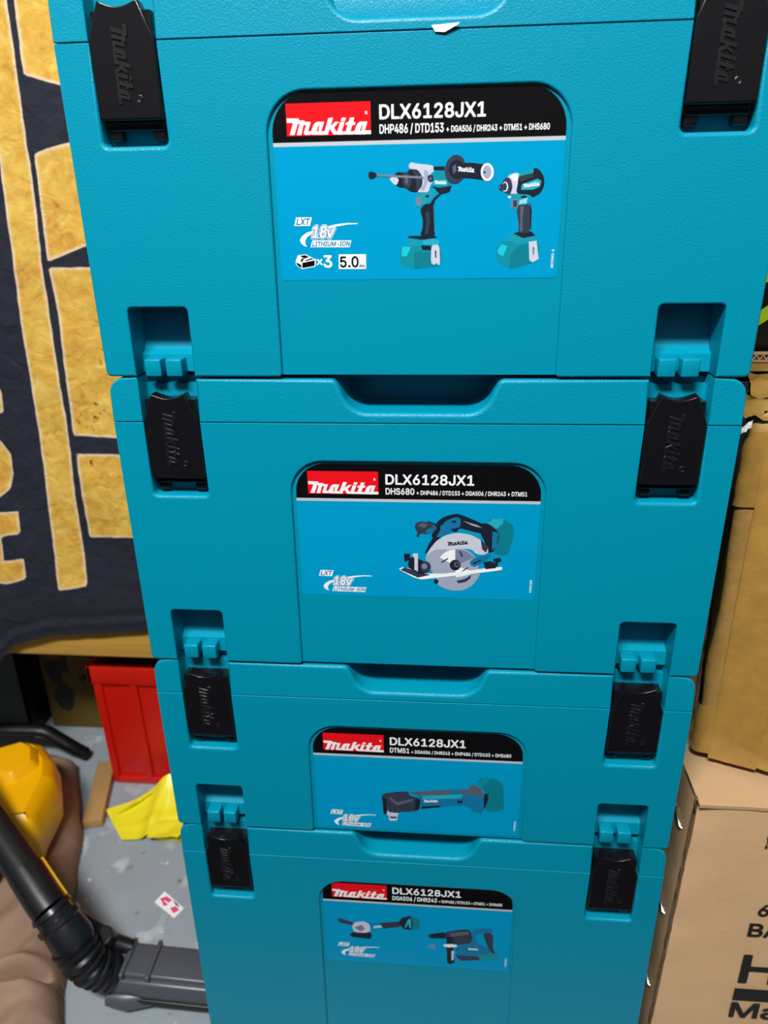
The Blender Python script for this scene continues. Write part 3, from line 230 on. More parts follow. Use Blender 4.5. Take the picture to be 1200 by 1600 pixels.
GLYPH = {'D': (502,[[[(249,-20),(311,-9),(359,11),(389,30),(415,54),(444,94),(467,144),(480,206),(483,269),(475,336),(459,387),(429,439),(401,470),(364,497),(319,517),(266,527),(59,527),(43,519),(40,506),(40,-1),(44,-12),(54,-19)],[(146,429),(151,432),(221,432),(289,419),(324,399),(340,384),(369,326),(380,254),(375,209),(364,169),(340,126),(296,93),(236,78),(147,79)]]]),'L': (393,[[[(361,-20),(374,-15),(380,-4),(380,61),(366,77),(154,77),(146,81),(145,509),(140,521),(129,527),(56,527),(46,522),(40,511),(40,-1),(44,-12),(54,-19)]]]),'X': (474,[[[(94,-20),(107,-15),(237,171),(367,-15),(379,-20),(454,-20),(470,-14),(476,-1),(472,14),(303,261),(462,494),(465,511),(459,522),(447,527),(369,527),(359,524),(237,351),(119,522),(107,527),(32,528),(16,521),(11,509),(14,494),(173,261),(1,14),(-1,-6),(12,-19)]]]),'6': (453,[[[(270,-24),(303,-13),(337,6),(363,29),(385,59),(406,114),(406,202),(390,247),(368,279),(340,305),(307,322),(282,330),(235,333),(230,337),(338,494),(340,514),(325,528),(247,528),(234,519),(84,297),(62,252),(46,202),(46,119),(59,77),(74,49),(122,1),(157,-16),(197,-26)],[(192,77),(165,99),(152,122),(146,169),(155,202),(176,227),(192,237),(227,246),(262,236),(288,214),(303,184),(306,144),(294,109),(275,86),(245,71),(219,69)]]]),'1': (453,[[[(393,-20),(403,-16),(411,-6),(411,59),(403,71),(393,75),(303,75),(297,79),(296,509),(293,519),(283,527),(187,526),(78,447),(67,434),(67,356),(80,341),(103,343),(185,404),(190,404),(191,396),(191,79),(185,75),(75,75),(63,70),(57,59),(57,-1),(60,-12),(70,-19)]]]),'2': (453,[[[(390,-20),(407,-9),(409,61),(396,76),(210,78),(203,81),(348,238),(378,284),(399,336),(401,394),(393,429),(379,456),(353,490),(300,523),(250,535),(195,535),(153,524),(101,494),(80,472),(58,434),(47,394),(46,361),(50,351),(60,343),(138,346),(145,356),(152,391),(167,416),(194,434),(220,440),(260,432),(278,420),(294,399),(299,364),(291,334),(266,296),(47,61),(44,-4),(58,-19)]]]),'8': (453,[[[(253,-27),(286,-22),(313,-14),(356,9),(386,36),(401,57),(416,92),(422,127),(419,167),(409,199),(392,229),(354,269),(381,302),(399,344),(402,399),(394,434),(372,472),(341,502),(298,525),(253,535),(181,532),(146,521),(108,500),(80,472),(65,449),(50,394),(52,349),(60,322),(98,267),(61,230),(40,192),(32,154),(32,112),(38,87),(61,44),(92,12),(133,-11),(193,-26)],[(193,74),(158,91),(143,109),(137,144),(141,164),(158,189),(181,205),(226,216),(266,207),(293,191),(310,167),(317,139),(307,107),(289,87),(261,74),(225,69)],[(183,321),(161,344),(154,367),(160,404),(176,423),(198,435),(226,440),(261,432),(282,419),(294,399),(299,374),(294,352),(281,331),(263,319),(238,311),(209,312)]]]),'J': (396,[[[(227,-24),(279,-5),(320,29),(347,77),(356,117),(356,507),(352,519),(342,527),(267,528),(251,514),(251,132),(245,109),(232,88),(214,76),(192,71),(162,74),(139,87),(121,119),(117,179),(104,192),(29,193),(14,179),(16,102),(24,72),(41,39),(62,16),(97,-9),(157,-26)]]]),'H': (517,[[[(129,-20),(144,-7),(145,206),(154,213),(370,211),(375,-9),(391,-20),(461,-20),(474,-12),(478,1),(478,506),(469,524),(459,527),(391,527),(375,516),(373,316),(364,310),(147,311),(143,516),(126,527),(56,527),(44,519),(40,506),(40,-1),(44,-12),(54,-19)]]]),'P': (445,[[[(129,-20),(143,-9),(147,164),(254,165),(306,173),(359,199),(386,223),(402,244),(417,274),(427,314),(425,396),(411,435),(396,459),(374,485),(346,504),(304,522),(274,527),(59,527),(43,519),(40,506),(40,-1),(44,-12),(54,-19)],[(147,431),(256,430),(284,421),(302,409),(317,386),(325,349),(319,316),(301,285),(279,271),(244,263),(147,264)]]]),'4': (453,[[[(343,-20),(354,-16),(362,-4),(363,83),(418,86),(428,93),(432,104),(432,164),(427,176),(416,182),(368,183),(363,186),(362,321),(348,337),(278,337),(265,329),(260,184),(153,183),(146,186),(326,494),(328,516),(311,527),(243,527),(230,521),(20,161),(20,101),(33,86),(260,84),(262,-4),(276,-19)]]]),'/': (249,[[[(76,-96),(91,-83),(254,520),(253,540),(241,553),(176,553),(158,537),(-5,-65),(-5,-83),(8,-96)]]]),'T': (449,[[[(261,-20),(272,-14),(277,-4),(277,429),(283,432),(418,433),(428,436),(437,449),(437,509),(433,519),(424,526),(31,527),(20,524),(13,515),(12,449),(21,436),(31,433),(166,432),(171,429),(172,-1),(176,-12),(186,-19)]]]),'5': (453,[[[(246,-27),(286,-18),(338,9),(370,39),(393,74),(406,112),(410,197),(401,232),(384,269),(346,313),(323,330),(298,342),(258,353),(203,353),(161,344),(168,424),(176,433),(376,435),(387,449),(387,509),(383,520),(373,527),(93,528),(83,524),(76,514),(47,267),(51,242),(71,231),(131,226),(178,250),(201,255),(231,255),(256,248),(280,232),(293,213),(305,184),(307,152),(294,112),(271,86),(233,71),(198,74),(170,87),(153,104),(140,139),(128,150),(56,150),(42,139),(43,97),(58,59),(75,34),(93,16),(128,-7),(191,-26)]]]),'3': (453,[[[(265,-24),(302,-14),(332,1),(374,34),(403,82),(411,109),(414,159),(408,192),(390,232),(362,266),(337,285),(270,312),(392,452),(393,512),(380,527),(67,528),(57,524),(50,514),(49,449),(62,434),(235,433),(242,430),(139,312),(136,244),(150,229),(240,223),(265,215),(284,202),(301,179),(308,152),(305,124),(292,99),(277,86),(247,74),(202,71),(172,79),(152,91),(137,109),(125,142),(115,150),(40,150),(29,144),(24,134),(26,102),(36,74),(50,49),(75,21),(132,-14),(187,-26)]]]),'+': (453,[[[(258,14),(271,23),(276,150),(395,152),(406,158),(411,168),(411,230),(403,243),(275,249),(274,368),(268,379),(258,384),(193,384),(180,375),(174,248),(58,246),(48,241),(42,230),(42,168),(50,155),(175,149),(177,30),(190,15)]]]),'G': (520,[[[(294,-27),(332,-21),(367,-10),(410,14),(450,52),(472,84),(489,127),(498,169),(498,259),(487,274),(279,275),(268,269),(263,259),(263,197),(269,183),(282,178),(384,178),(391,174),(381,139),(363,112),(322,84),(282,73),(257,73),(197,94),(173,112),(154,137),(139,167),(128,204),(123,249),(126,289),(136,334),(152,369),(169,393),(192,412),(242,433),(272,436),(294,432),(324,422),(352,403),(399,330),(479,328),(494,342),(489,377),(477,409),(454,448),(428,477),(394,502),(364,517),(327,530),(292,535),(242,536),(194,527),(149,509),(112,483),(74,443),(47,397),(29,342),(21,289),(20,222),(29,167),(45,117),(74,67),(112,26),(152,-1),(197,-19),(237,-26)]]]),'A': (480,[[[(88,-20),(100,-15),(149,119),(158,122),(325,122),(333,111),(380,-15),(393,-20),(463,-20),(479,-9),(481,11),(476,29),(298,511),(285,526),(198,527),(181,514),(-3,9),(-2,-9),(10,-19)],[(235,369),(240,374),(292,221),(285,218),(187,219)]]]),'0': (453,[[[(249,-27),(289,-18),(329,1),(364,33),(387,67),(402,99),(415,142),(425,212),(425,292),(418,354),(404,402),(383,447),(359,481),(324,510),(294,525),(249,535),(204,535),(159,525),(122,505),(97,483),(71,449),(49,402),(36,354),(28,297),(28,214),(33,167),(41,129),(65,69),(88,34),(123,2),(164,-18),(199,-26)],[(194,78),(179,88),(161,109),(149,134),(131,217),(130,289),(139,342),(162,400),(194,431),(214,438),(237,438),(273,422),(287,407),(304,374),(323,292),(323,219),(312,157),(287,101),(257,76),(237,71),(213,72)]]]),'R': (449,[[[(129,-20),(143,-9),(145,171),(154,178),(234,176),(333,-9),(341,-17),(429,-20),(444,-11),(448,1),(444,14),(346,196),(375,219),(402,249),(424,299),(430,336),(427,391),(418,424),(392,469),(354,502),(314,519),(276,527),(59,527),(43,519),(40,506),(40,-1),(44,-12),(54,-19)],[(147,431),(259,430),(286,421),(307,406),(322,376),(325,346),(317,314),(299,293),(281,283),(246,275),(147,276)]]]),'M': (628,[[[(126,-20),(142,-6),(144,290),(149,286),(268,-11),(281,-20),(344,-20),(356,-15),(364,-1),(481,296),(485,286),(486,-6),(493,-16),(504,-20),(569,-20),(582,-14),(588,1),(588,506),(581,522),(569,527),(474,527),(459,519),(316,151),(311,155),(169,519),(154,527),(59,527),(45,521),(40,506),(40,-1),(44,-12),(54,-19)]]]),'S': (447,[[[(274,-26),(309,-18),(357,4),(405,52),(420,82),(428,115),(428,160),(422,187),(402,225),(377,251),(349,269),(302,290),(177,328),(154,341),(139,360),(137,385),(152,413),(174,428),(219,439),(262,433),(289,420),(310,397),(319,370),(332,359),(404,359),(417,367),(421,392),(417,412),(405,445),(384,474),(354,500),(314,522),(249,536),(207,536),(167,530),(127,517),(94,498),(71,477),(47,442),(37,417),(31,380),(39,322),(57,289),(79,266),(112,244),(144,229),(289,184),(309,171),(322,152),(325,137),(320,117),(302,94),(269,77),(227,69),(187,74),(149,92),(131,115),(122,147),(112,155),(37,156),(22,148),(18,122),(24,95),(40,57),(57,34),(86,7),(117,-9),(147,-21),(189,-28)]]]),'U': (517,[[[(309,-25),(349,-15),(384,2),(409,19),(435,46),(464,96),(478,156),(478,511),(474,521),(465,528),(389,529),(374,516),(373,176),(369,153),(359,126),(339,99),(306,80),(269,72),(229,75),(191,90),(161,120),(148,151),(145,168),(143,518),(129,529),(59,529),(48,526),(41,516),(40,151),(51,101),(80,48),(121,11),(169,-15),(226,-27)]]]),'x': (379,[[[(95,-20),(105,-16),(190,107),(275,-17),(357,-20),(371,-14),(376,-1),(373,16),(252,191),(368,364),(371,384),(365,395),(352,400),(270,397),(190,281),(112,397),(27,400),(14,394),(8,381),(12,366),(127,194),(3,11),(2,-6),(15,-19)]]]),'.': (188,[[[(111,-24),(128,-18),(149,2),(159,19),(162,47),(156,69),(138,93),(116,105),(76,105),(61,99),(42,82),(30,59),(30,27),(38,7),(53,-11),(78,-24)]]]),'h': (410,[[[(116,-20),(131,-9),(136,246),(146,274),(161,292),(184,304),(209,309),(234,304),(253,294),(267,276),(275,249),(277,-9),(291,-20),(359,-20),(371,-15),(377,-4),(378,261),(372,299),(362,326),(347,351),(321,377),(292,394),(266,402),(241,405),(194,402),(134,379),(132,511),(126,522),(116,527),(49,527),(39,522),(33,511),(33,-1),(36,-12),(46,-19)]]]),'B': (456,[[[(279,-20),(314,-15),(344,-6),(386,18),(422,61),(437,111),(434,179),(412,229),(372,269),(396,296),(412,324),(418,349),(417,401),(409,431),(394,461),(370,489),(349,504),(309,522),(279,527),(59,527),(43,519),(40,506),(40,-1),(44,-12),(54,-19)],[(145,201),(149,210),(274,207),(304,194),(327,169),(335,144),(334,129),(326,108),(304,88),(261,78),(147,79)],[(147,431),(261,430),(289,420),(307,401),(315,379),(312,351),(300,331),(284,318),(241,305),(147,306)]]]),'a': (389,[[[(202,-26),(252,-4),(263,-17),(274,-21),(339,-21),(355,-7),(353,300),(338,335),(319,361),(294,381),(262,396),(222,404),(167,404),(112,391),(72,368),(50,348),(21,300),(21,285),(29,275),(94,254),(112,257),(139,291),(177,309),(197,311),(224,306),(237,299),(250,283),(255,260),(252,253),(144,236),(92,223),(54,204),(31,180),(19,160),(11,130),(10,88),(24,43),(43,15),(64,-3),(99,-20),(132,-28)],[(132,75),(117,88),(113,110),(124,129),(169,146),(254,157),(252,120),(234,89),(199,70),(153,68)]]]),'I': (300,[[[(270,-20),(287,-9),(289,59),(283,71),(272,77),(207,78),(204,86),(204,426),(210,432),(272,433),(285,441),(289,451),(288,511),(277,526),(30,527),(13,516),(11,451),(16,439),(27,433),(95,432),(99,424),(99,84),(92,78),(27,77),(15,69),(11,59),(11,-4),(25,-19)]]]),'O': (533,[[[(292,-27),(329,-21),(377,-4),(422,26),(459,66),(487,114),(507,177),(513,217),(513,289),(507,332),(487,394),(460,442),(423,482),(394,502),(344,525),(294,535),(244,536),(197,527),(144,505),(104,476),(76,444),(42,384),(28,339),(21,289),(20,222),(28,169),(41,127),(69,74),(104,33),(139,6),(189,-16),(237,-26)],[(204,89),(177,108),(159,129),(134,182),(123,259),(128,304),(139,342),(170,394),(197,415),(222,427),(274,436),(329,420),(354,403),(375,379),(391,352),(402,319),(410,272),(410,239),(397,172),(367,118),(342,97),(319,84),(279,73),(253,74)]]]),'-': (453,[[[(343,169),(356,184),(356,252),(348,262),(338,265),(108,264),(94,249),(94,189),(97,177),(108,169)]]]),'N': (523,[[[(129,-20),(144,-6),(145,326),(149,335),(370,-14),(384,-20),(464,-20),(479,-12),(483,1),(483,506),(474,524),(464,527),(394,527),(378,514),(376,176),(154,520),(139,527),(61,528),(44,519),(40,506),(40,-1),(44,-12),(54,-19)]]]),'C': (510,[[[(294,-27),(329,-21),(369,-7),(407,14),(447,51),(462,72),(482,112),(493,149),(491,169),(479,180),(402,180),(391,172),(372,127),(349,101),(319,84),(277,73),(242,76),(204,89),(174,111),(151,142),(134,182),(126,219),(123,259),(128,304),(139,342),(154,372),(175,399),(204,420),(259,436),(317,426),(347,410),(365,392),(391,337),(402,329),(477,328),(492,342),(493,359),(480,402),(454,448),(422,483),(367,517),(329,530),(294,535),(244,536),(197,527),(147,506),(107,478),(76,444),(42,384),(28,339),(21,289),(20,222),(28,169),(41,127),(69,74),(107,31),(139,6),(189,-16),(237,-26)]]]),'Y': (472,[[[(273,-20),(287,-9),(290,201),(469,491),(474,511),(463,526),(378,527),(365,522),(238,315),(108,522),(95,527),(18,527),(1,516),(-1,499),(5,486),(183,199),(184,-1),(188,-12),(198,-19)]]]),'W': (686,[[[(233,-20),(248,-11),(343,326),(437,-11),(453,-20),(533,-20),(546,-14),(683,476),(689,506),(683,522),(670,527),(600,527),(583,514),(493,170),(401,514),(393,524),(383,527),(305,527),(287,516),(193,170),(101,519),(85,527),(15,527),(2,521),(-4,504),(2,479),(132,1),(138,-12),(148,-19)]]]),'v': (389,[[[(231,-20),(245,-9),(392,371),(392,386),(384,397),(304,400),(289,392),(194,142),(101,392),(89,400),(19,400),(1,391),(-2,369),(141,-4),(156,-19)]]]),'7': (453,[[[(168,-20),(184,-9),(409,439),(409,511),(401,524),(388,528),(61,527),(45,519),(42,449),(56,433),(281,432),(289,429),(79,11),(78,-6),(91,-19)]]]),' ': (188,[]),'1a': (453,[[[(388,-55),(418,-47),(441,-21),(446,6),(446,51),(441,76),(430,92),(403,107),(338,110),(332,114),(331,501),(323,534),(298,557),(270,562),(203,562),(173,557),(53,470),(37,449),(32,421),(32,364),(37,339),(50,321),(65,311),(90,306),(115,312),(150,337),(156,334),(156,114),(150,110),(80,110),(55,104),(38,92),(24,66),(22,6),(28,-22),(50,-47),(78,-54)]]]),'1b': (453,[[[(408,-82),(430,-74),(450,-60),(465,-39),(473,-19),(476,51),(473,74),(461,101),(430,129),(408,137),(362,144),(359,524),(350,546),(336,566),(315,581),(295,589),(200,592),(155,581),(33,492),(13,467),(5,446),(2,364),(5,341),(18,313),(40,291),(68,278),(90,276),(123,282),(126,279),(125,142),(60,137),(38,129),(15,112),(-6,71),(-8,6),(2,-39),(17,-59),(37,-74),(78,-84)]]]),'8a': (453,[[[(248,-62),(306,-51),(361,-27),(391,-6),(426,34),(440,59),(452,97),(457,134),(452,174),(441,209),(402,272),(424,312),(437,367),(434,409),(421,454),(394,497),(348,537),(298,560),(243,571),(176,565),(113,543),(81,521),(61,501),(35,464),(20,422),(14,377),(28,314),(50,269),(25,237),(11,208),(-3,147),(-3,119),(8,72),(20,44),(42,14),(77,-18),(113,-39),(156,-54),(201,-61)],[(191,110),(173,124),(170,142),(180,164),(216,181),(241,180),(268,168),(282,147),(277,122),(253,107),(217,104)],[(195,354),(187,372),(189,387),(197,397),(206,402),(231,406),(258,395),(264,372),(256,353),(241,346),(207,347)]]]),'8b': (453,[[[(248,-92),(311,-81),(373,-55),(413,-27),(433,-6),(465,42),(481,89),(487,134),(482,179),(471,214),(440,272),(459,322),(467,372),(461,429),(441,483),(414,519),(361,565),(303,590),(243,601),(171,595),(111,575),(61,543),(35,517),(15,489),(-7,437),(-16,382),(-7,324),(13,272),(-20,212),(-33,147),(-30,99),(-22,67),(-7,32),(19,-6),(47,-33),(98,-65),(151,-84),(201,-91)],[(206,137),(202,142),(218,150),(236,150),(250,142),(246,136),(217,134)]]]),'va': (389,[[[(241,-52),(264,-39),(277,-21),(424,364),(422,401),(411,417),(396,428),(366,435),(311,435),(284,429),(268,419),(251,391),(199,246),(194,242),(136,397),(112,426),(81,435),(21,435),(-9,427),(-31,404),(-36,379),(-32,354),(111,-19),(136,-47),(164,-54)]]]),'vb': (389,[[[(221,-85),(254,-79),(286,-60),(303,-36),(455,361),(455,396),(446,419),(431,440),(411,454),(369,465),(314,465),(266,454),(246,440),(231,419),(194,329),(159,419),(144,440),(111,459),(79,465),(-1,462),(-39,441),(-57,419),(-65,396),(-64,356),(86,-36),(101,-57),(121,-72),(164,-84)]]])}
LOGO = [[[(0.9505,0.0105),(0.9962,0.0107),(0.9987,0.0184),(1.0,0.1237),(0.999,0.2184),(0.931,0.2211),(0.9278,0.2289),(0.9594,0.7026),(0.9582,0.7147),(0.8755,0.717),(0.8582,0.6536),(0.8527,0.6535),(0.834,0.5447),(0.8028,0.1921),(0.757,0.1921),(0.7569,0.2079),(0.7792,0.5289),(0.7821,0.5367),(0.8082,0.5374),(0.8116,0.5605),(0.819,0.6942),(0.8168,0.6999),(0.794,0.7001),(0.7916,0.7079),(0.8068,0.9395),(0.8049,0.9524),(0.7549,0.948),(0.7375,0.7075),(0.7342,0.7001),(0.7103,0.6963),(0.7014,0.5868),(0.6995,0.5447),(0.7158,0.5416),(0.7234,0.5358),(0.7247,0.5289),(0.7021,0.2079),(0.6995,0.2001),(0.6571,0.2),(0.6538,0.2026),(0.6536,0.2184),(0.6888,0.7132),(0.6886,0.7289),(0.6527,0.7262),(0.6397,0.7205),(0.6375,0.7136),(0.6028,0.2184),(0.5995,0.2111),(0.5853,0.2182),(0.565,0.3868),(0.5624,0.4237),(0.6223,0.7349),(0.6201,0.7419),(0.5766,0.7433),(0.5255,0.5162),(0.5223,0.5101),(0.5232,0.5395),(0.554,0.9395),(0.5551,0.9605),(0.5538,0.9673),(0.5245,0.9683),(0.5016,0.9626),(0.4995,0.9557),(0.4473,0.2429),(0.444,0.2317),(0.4255,0.2316),(0.4092,0.2371),(0.4073,0.25),(0.4377,0.6342),(0.4457,0.7447),(0.4451,0.7617),(0.3636,0.7732),(0.3451,0.7128),(0.3386,0.7166),(0.3189,0.6079),(0.2864,0.2511),(0.2538,0.2528),(0.2513,0.2605),(0.2514,0.2763),(0.2721,0.5763),(0.2768,0.6184),(0.2862,0.7711),(0.2853,0.7828),(0.2147,0.7896),(0.2123,0.7974),(0.2152,0.85),(0.2136,0.8626),(0.1451,0.8744),(0.1433,0.8868),(0.1483,0.9711),(0.1429,0.9837),(0.0168,1.0),(0.0027,0.9999),(0.0002,0.9921),(0.0,0.8763),(0.0021,0.7553),(0.0668,0.7473),(0.0747,0.7342),(0.027,0.0816),(0.0288,0.0687),(0.0484,0.0632),(0.0842,0.0678),(0.1254,0.6289),(0.1294,0.6816),(0.1321,0.6893),(0.1505,0.6779),(0.1518,0.6658),(0.1123,0.0763),(0.1119,0.0658),(0.1136,0.0584),(0.1364,0.0526),(0.1668,0.0572),(0.1927,0.5395),(0.1984,0.6194),(0.2266,0.61),(0.2298,0.5974),(0.1958,0.15),(0.1989,0.1237),(0.2158,0.0532),(0.2755,0.0588),(0.2779,0.0711),(0.2821,0.1253),(0.2897,0.0616),(0.2984,0.0531),(0.4277,0.0369),(0.4495,0.0421),(0.4832,0.0374),(0.4854,0.0447),(0.4877,0.0711),(0.508,0.3395),(0.5114,0.3644),(0.5525,0.0447),(0.556,0.0327),(0.6038,0.0385),(0.6082,0.0264),(0.6995,0.0264),(0.7023,0.0342),(0.706,0.0768),(0.7074,0.0711),(0.7089,0.0237),(0.7114,0.0159),(0.794,0.0211),(0.7995,0.0289),(0.8027,0.0517),(0.8082,0.0182),(0.8179,0.0106),(0.9245,0.0024)],[(0.8683,0.2026),(0.8938,0.5342),(0.8962,0.5465),(0.9027,0.5448),(0.9032,0.5237),(0.89,0.2342),(0.8842,0.2213),(0.8817,0.1868),(0.8698,0.1868)],[(0.3512,0.2342),(0.3509,0.2447),(0.3775,0.5816),(0.3799,0.5976),(0.3875,0.5989),(0.3887,0.5868),(0.3715,0.2289),(0.3701,0.2242),(0.3543,0.2289)]],[[(0.6968,0.7816),(0.7083,0.9447),(0.7076,0.9553),(0.681,0.9631),(0.6582,0.9594),(0.6441,0.7921),(0.6462,0.7845),(0.6668,0.7807)]]]

# ------------------------------------------------------------------ the room
fm = mat('concrete_floor', '#8f9aa2', .6, .3, 90, .16, 14)
def speckle(m, col, scale, lo, hi, seed):            # scattered flecks of paint and dust
    n = m.node_tree.nodes; l = m.node_tree.links; b_ = n['Principled BSDF']; src = b_.inputs['Base Color'].links[0].from_socket
    t = n.new('ShaderNodeTexCoord'); mp_ = n.new('ShaderNodeMapping'); mp_.inputs['Location'].default_value = (seed, seed*.7, 0); l.new(t.outputs['Object'], mp_.inputs[0])
    z = n.new('ShaderNodeTexNoise'); z.inputs['Scale'].default_value = scale; z.inputs['Detail'].default_value = 3; l.new(mp_.outputs[0], z.inputs['Vector'])
    r = n.new('ShaderNodeMapRange'); r.inputs[1].default_value = lo; r.inputs[2].default_value = hi; l.new(z.outputs['Fac'], r.inputs[0])
    x = n.new('ShaderNodeMix'); x.data_type = 'RGBA'; x.inputs[7].default_value = lin(col); l.new(r.outputs[0], x.inputs[0]); l.new(src, x.inputs[6]); l.new(x.outputs[2], b_.inputs['Base Color'])
speckle(fm, '#d9dbd6', 70, .70, .74, 1.3); speckle(fm, '#59626a', 38, .66, .74, 5.1); speckle(fm, '#b4bcbf', 24, .60, .72, 8.8)
mat('dark_wall', '#1d1c1a', .9, .2, 40, .3, 6)
b = MB(); b.box(-1600, 1600, -110, 900, FLOOR-40, FLOOR, 'concrete_floor')
fl = b.build('floor', loc=P(0, 0, 0), smooth=False); tag(fl, 'grey painted concrete floor', kind='structure')
b = MB(); b.box(-1600, 1600, 900, 950, FLOOR, 1800, 'dark_wall')
wb = b.build('wall_back', loc=P(0, 0, 0), smooth=False); tag(wb, 'dark wall behind the banner and crates', kind='structure')

# ------------------------------------------------------------------ the stacked tool cases
SX0, SX1 = 140.0, 177.7
LIDH = 29.5
def case_body(h):
    S = h-LIDH; t = h-55.4; mb = MB(); W = 197.5; g = 'teal_plastic_grained'; sm = 'teal_plastic_smooth'
    pw = 83.0
    sp = [(-W, 0, 3.5, 1.6), (-SX1, 0, .6, 1.0), (-SX1, 42.5, 3, 1.2), (-SX0, 42.5, 3, 1.2), (-SX0, 0, .6, 1.0), (-pw-.8, 0, 2.5, 1.2),
          (-pw, t, 22, 1.3), (pw, t, 22, 1.3), (pw+.8, 0, 2.5, 1.2), (SX0, 0, .6, 1.0), (SX0, 42.5, 3, 1.2), (SX1, 42.5, 3, 1.2), (SX1, 0, .6, 1.0),
          (W, 0, 3.5, 1.6), (W, S-.35, 0, .35), (SX1, S-.35, 0, .35), (SX1, h-80.5, 3, 2.4), (SX0, h-80.5, 3, 2.4), (SX0, S-.35, 0, .35),
          (-SX0, S-.35, 0, .35), (-SX0, h-80.5, 3, 2.4), (-SX1, h-80.5, 3, 2.4), (-SX1, S-.35, 0, .35), (-W, S-.35, 0, .35)]
    T = 24.5
    mb.front(sp, 0, T, g)
    mb.box(-W+.02, W-.02, T-.5, 290, .8, S-.3, g, r=2)
    # sunken label panel, open downwards
    mb.box(-pw-4, pw+4, 2.0, T, 1.2, t+3, sm)
    for s in (-1, 1):
        x0, x1 = sorted((s*(SX0-1), s*(SX1+1)))
        mb.box(x0, x1, 13, T, h-83, S-.4, sm)                        # back of the latch well
        # coupling recess: back wall leans forward towards the foot
        prof = [(23, 44), (22.6, 22), (19.5, 14.5), (14, 11.5), (13, 1), (T, 1), (T, 44)]
        n = len(prof); vs = [(x0, a, c) for a, c in prof]+[(x1, a, c) for a, c in prof]
        mb.add(vs, [tuple(range(n))[::-1], tuple(range(n, 2*n))]+[(i, (i+1) % n, n+(i+1) % n, n+i) for i in range(n)], sm)
    return mb
def lugs():
    out = []
    for s in (-1, 1):
        for k in (0, 1):
            x0 = (-173.5 if k == 0 else -159.8) if s < 0 else (145.0 if k == 0 else 158.8)
            mb = MB(); mb.box(x0, x0+10.6, 4.2, 16, -1.0, 10.2, 'teal_plastic_smooth', r=1.1); out.append(mb)
    return out
def case_lid(h):
    S = h-LIDH; mb = MB(); W = 197.5; g = 'teal_plastic_grained'; sm = 'teal_plastic_smooth'; top = h-1.6; T = 42
    mb.front([(-W, S+.35, 0, .35), (-SX1-.2, S+.35, 0, .35), (-SX1-.2, top+1.2, 1, 1.0), (-W, top, 10.5, 1.2)], 0, T, g)
    mb.front([(W, top, 10.5, 1.2), (SX1+.2, top+1.2, 1, 1.0), (SX1+.2, S+.35, 0, .35), (W, S+.35, 0, .35)], 0, T, g)
    mb.front([(-SX0, S+.35, 0, .35), (SX0, S+.35, 0, .35), (SX0, top, .8, 1.4), (51, top, 5, 2.4), (41.5, h-22.8, 17, 2.8),
              (-41.5, h-22.8, 17, 2.8), (-51, top, 5, 2.4), (-SX0, top, .8, 1.4)], 0, T, g)
    mb.box(-W+.02, W-.02, T-.5, 292, S+.3, top, g, r=2.5)
    mb.box(-150, 150, 70, 270, top-1, h-.05, sm, r=.5)               # raised pad the next case rests on
    for s in (-1, 1):
        x0, x1 = sorted((s*(SX0-1), s*(SX1+1)))
        mb.box(x0, x1, 13, T, S+.3, h-7.0, sm)
        mb.box(x0, x1, 20, T, h-8, h-3.0, sm)
    # the lid face leans back a little
    mb.v = [(x, y+(z-S)*.03*max(0, 1-y/42), z) for x, y, z in mb.v]
    return mb
LW = [(-10.8, -9.6), (-12.6, -12.0), (-18.0, -27.5), (-18.2, -68.0), (18.2, -68.0), (18.0, -27.5), (12.6, -12.0), (10.8, -9.6)]
def latch_mb():
    mb = MB(); k = 'black_plastic'
    dip = [(10.8-21.6*i/10, -9.8-3.0*math.sin(math.pi*i/10), 0, .5) for i in range(11)]   # concave thumb edge, right to left
    sp = dip+[(-18.0, -27.5, 8, .7), (-18.2, -66.5, 1, 1.2), (18.2, -66.5, 1, 1.2), (18.0, -27.5, 8, .7)]
    mb.front(sp, -1.2, 9, k)
    mb.box(-16.5, 16.5, 2, 13, -64, -14, k)
    mb.box(-17.4, 17.4, 3, 11, -71.5, -64, k, r=1.5)                 # hinge knuckle
    for s in (-1, 1): mb.box(min(s*9, s*16.6), max(s*9, s*16.6), 5, 12, -76.5, -70, k, r=1.2)
    return mb
def latch_mark():
    mb = MB(); k = 'black_plastic_matte'
    # wordmark reads downwards, raised from the latch face
    x0, x1, za, zb = -5.6, 4.2, -21.0, -58.5
    for rings in LOGO:
        rr = [[(x0+b_*(x1-x0), za+(zb-za)*a_) for a_, b_ in r] for r in rings]; n = 0; off = []
        pts, tris = shape_tris(rr)
        ins = []
        for r in rr: ins += offset_poly(r if sum(r[i-1][0]*r[i][1]-r[i][0]*r[i-1][1] for i in range(len(r))) else r, [.16]*len(r))
        # roll the rim of the raised letters
        mb.add([(a_, -1.78, c_) for a_, c_ in ins], tris, k)
        o = 0
        for r in rr:
            n = len(r); q = ins[o:o+n]; o += n
            mb.add([(a_, -1.78, c_) for a_, c_ in q]+[(a_, -1.62, c_) for a_, c_ in r]+[(a_, -1.1, c_) for a_, c_ in r],
                   [(i, (i+1) % n, n+(i+1) % n, n+i) for i in range(n)]+[(n+i, n+(i+1) % n, 2*n+(i+1) % n, 2*n+i) for i in range(n)], k)
    ring = [(6.6+1.6*math.cos(t*math.pi/8), -56.0+1.6*math.sin(t*math.pi/8)) for t in range(17)]
    mb.tube([(a_, -1.2, c_) for a_, c_ in ring], .3, k, seg=6, cap=False)
    lettering(mb, 'R', 5.9, 7.3, -56.8, -55.2, -1.35, k)
    return mb

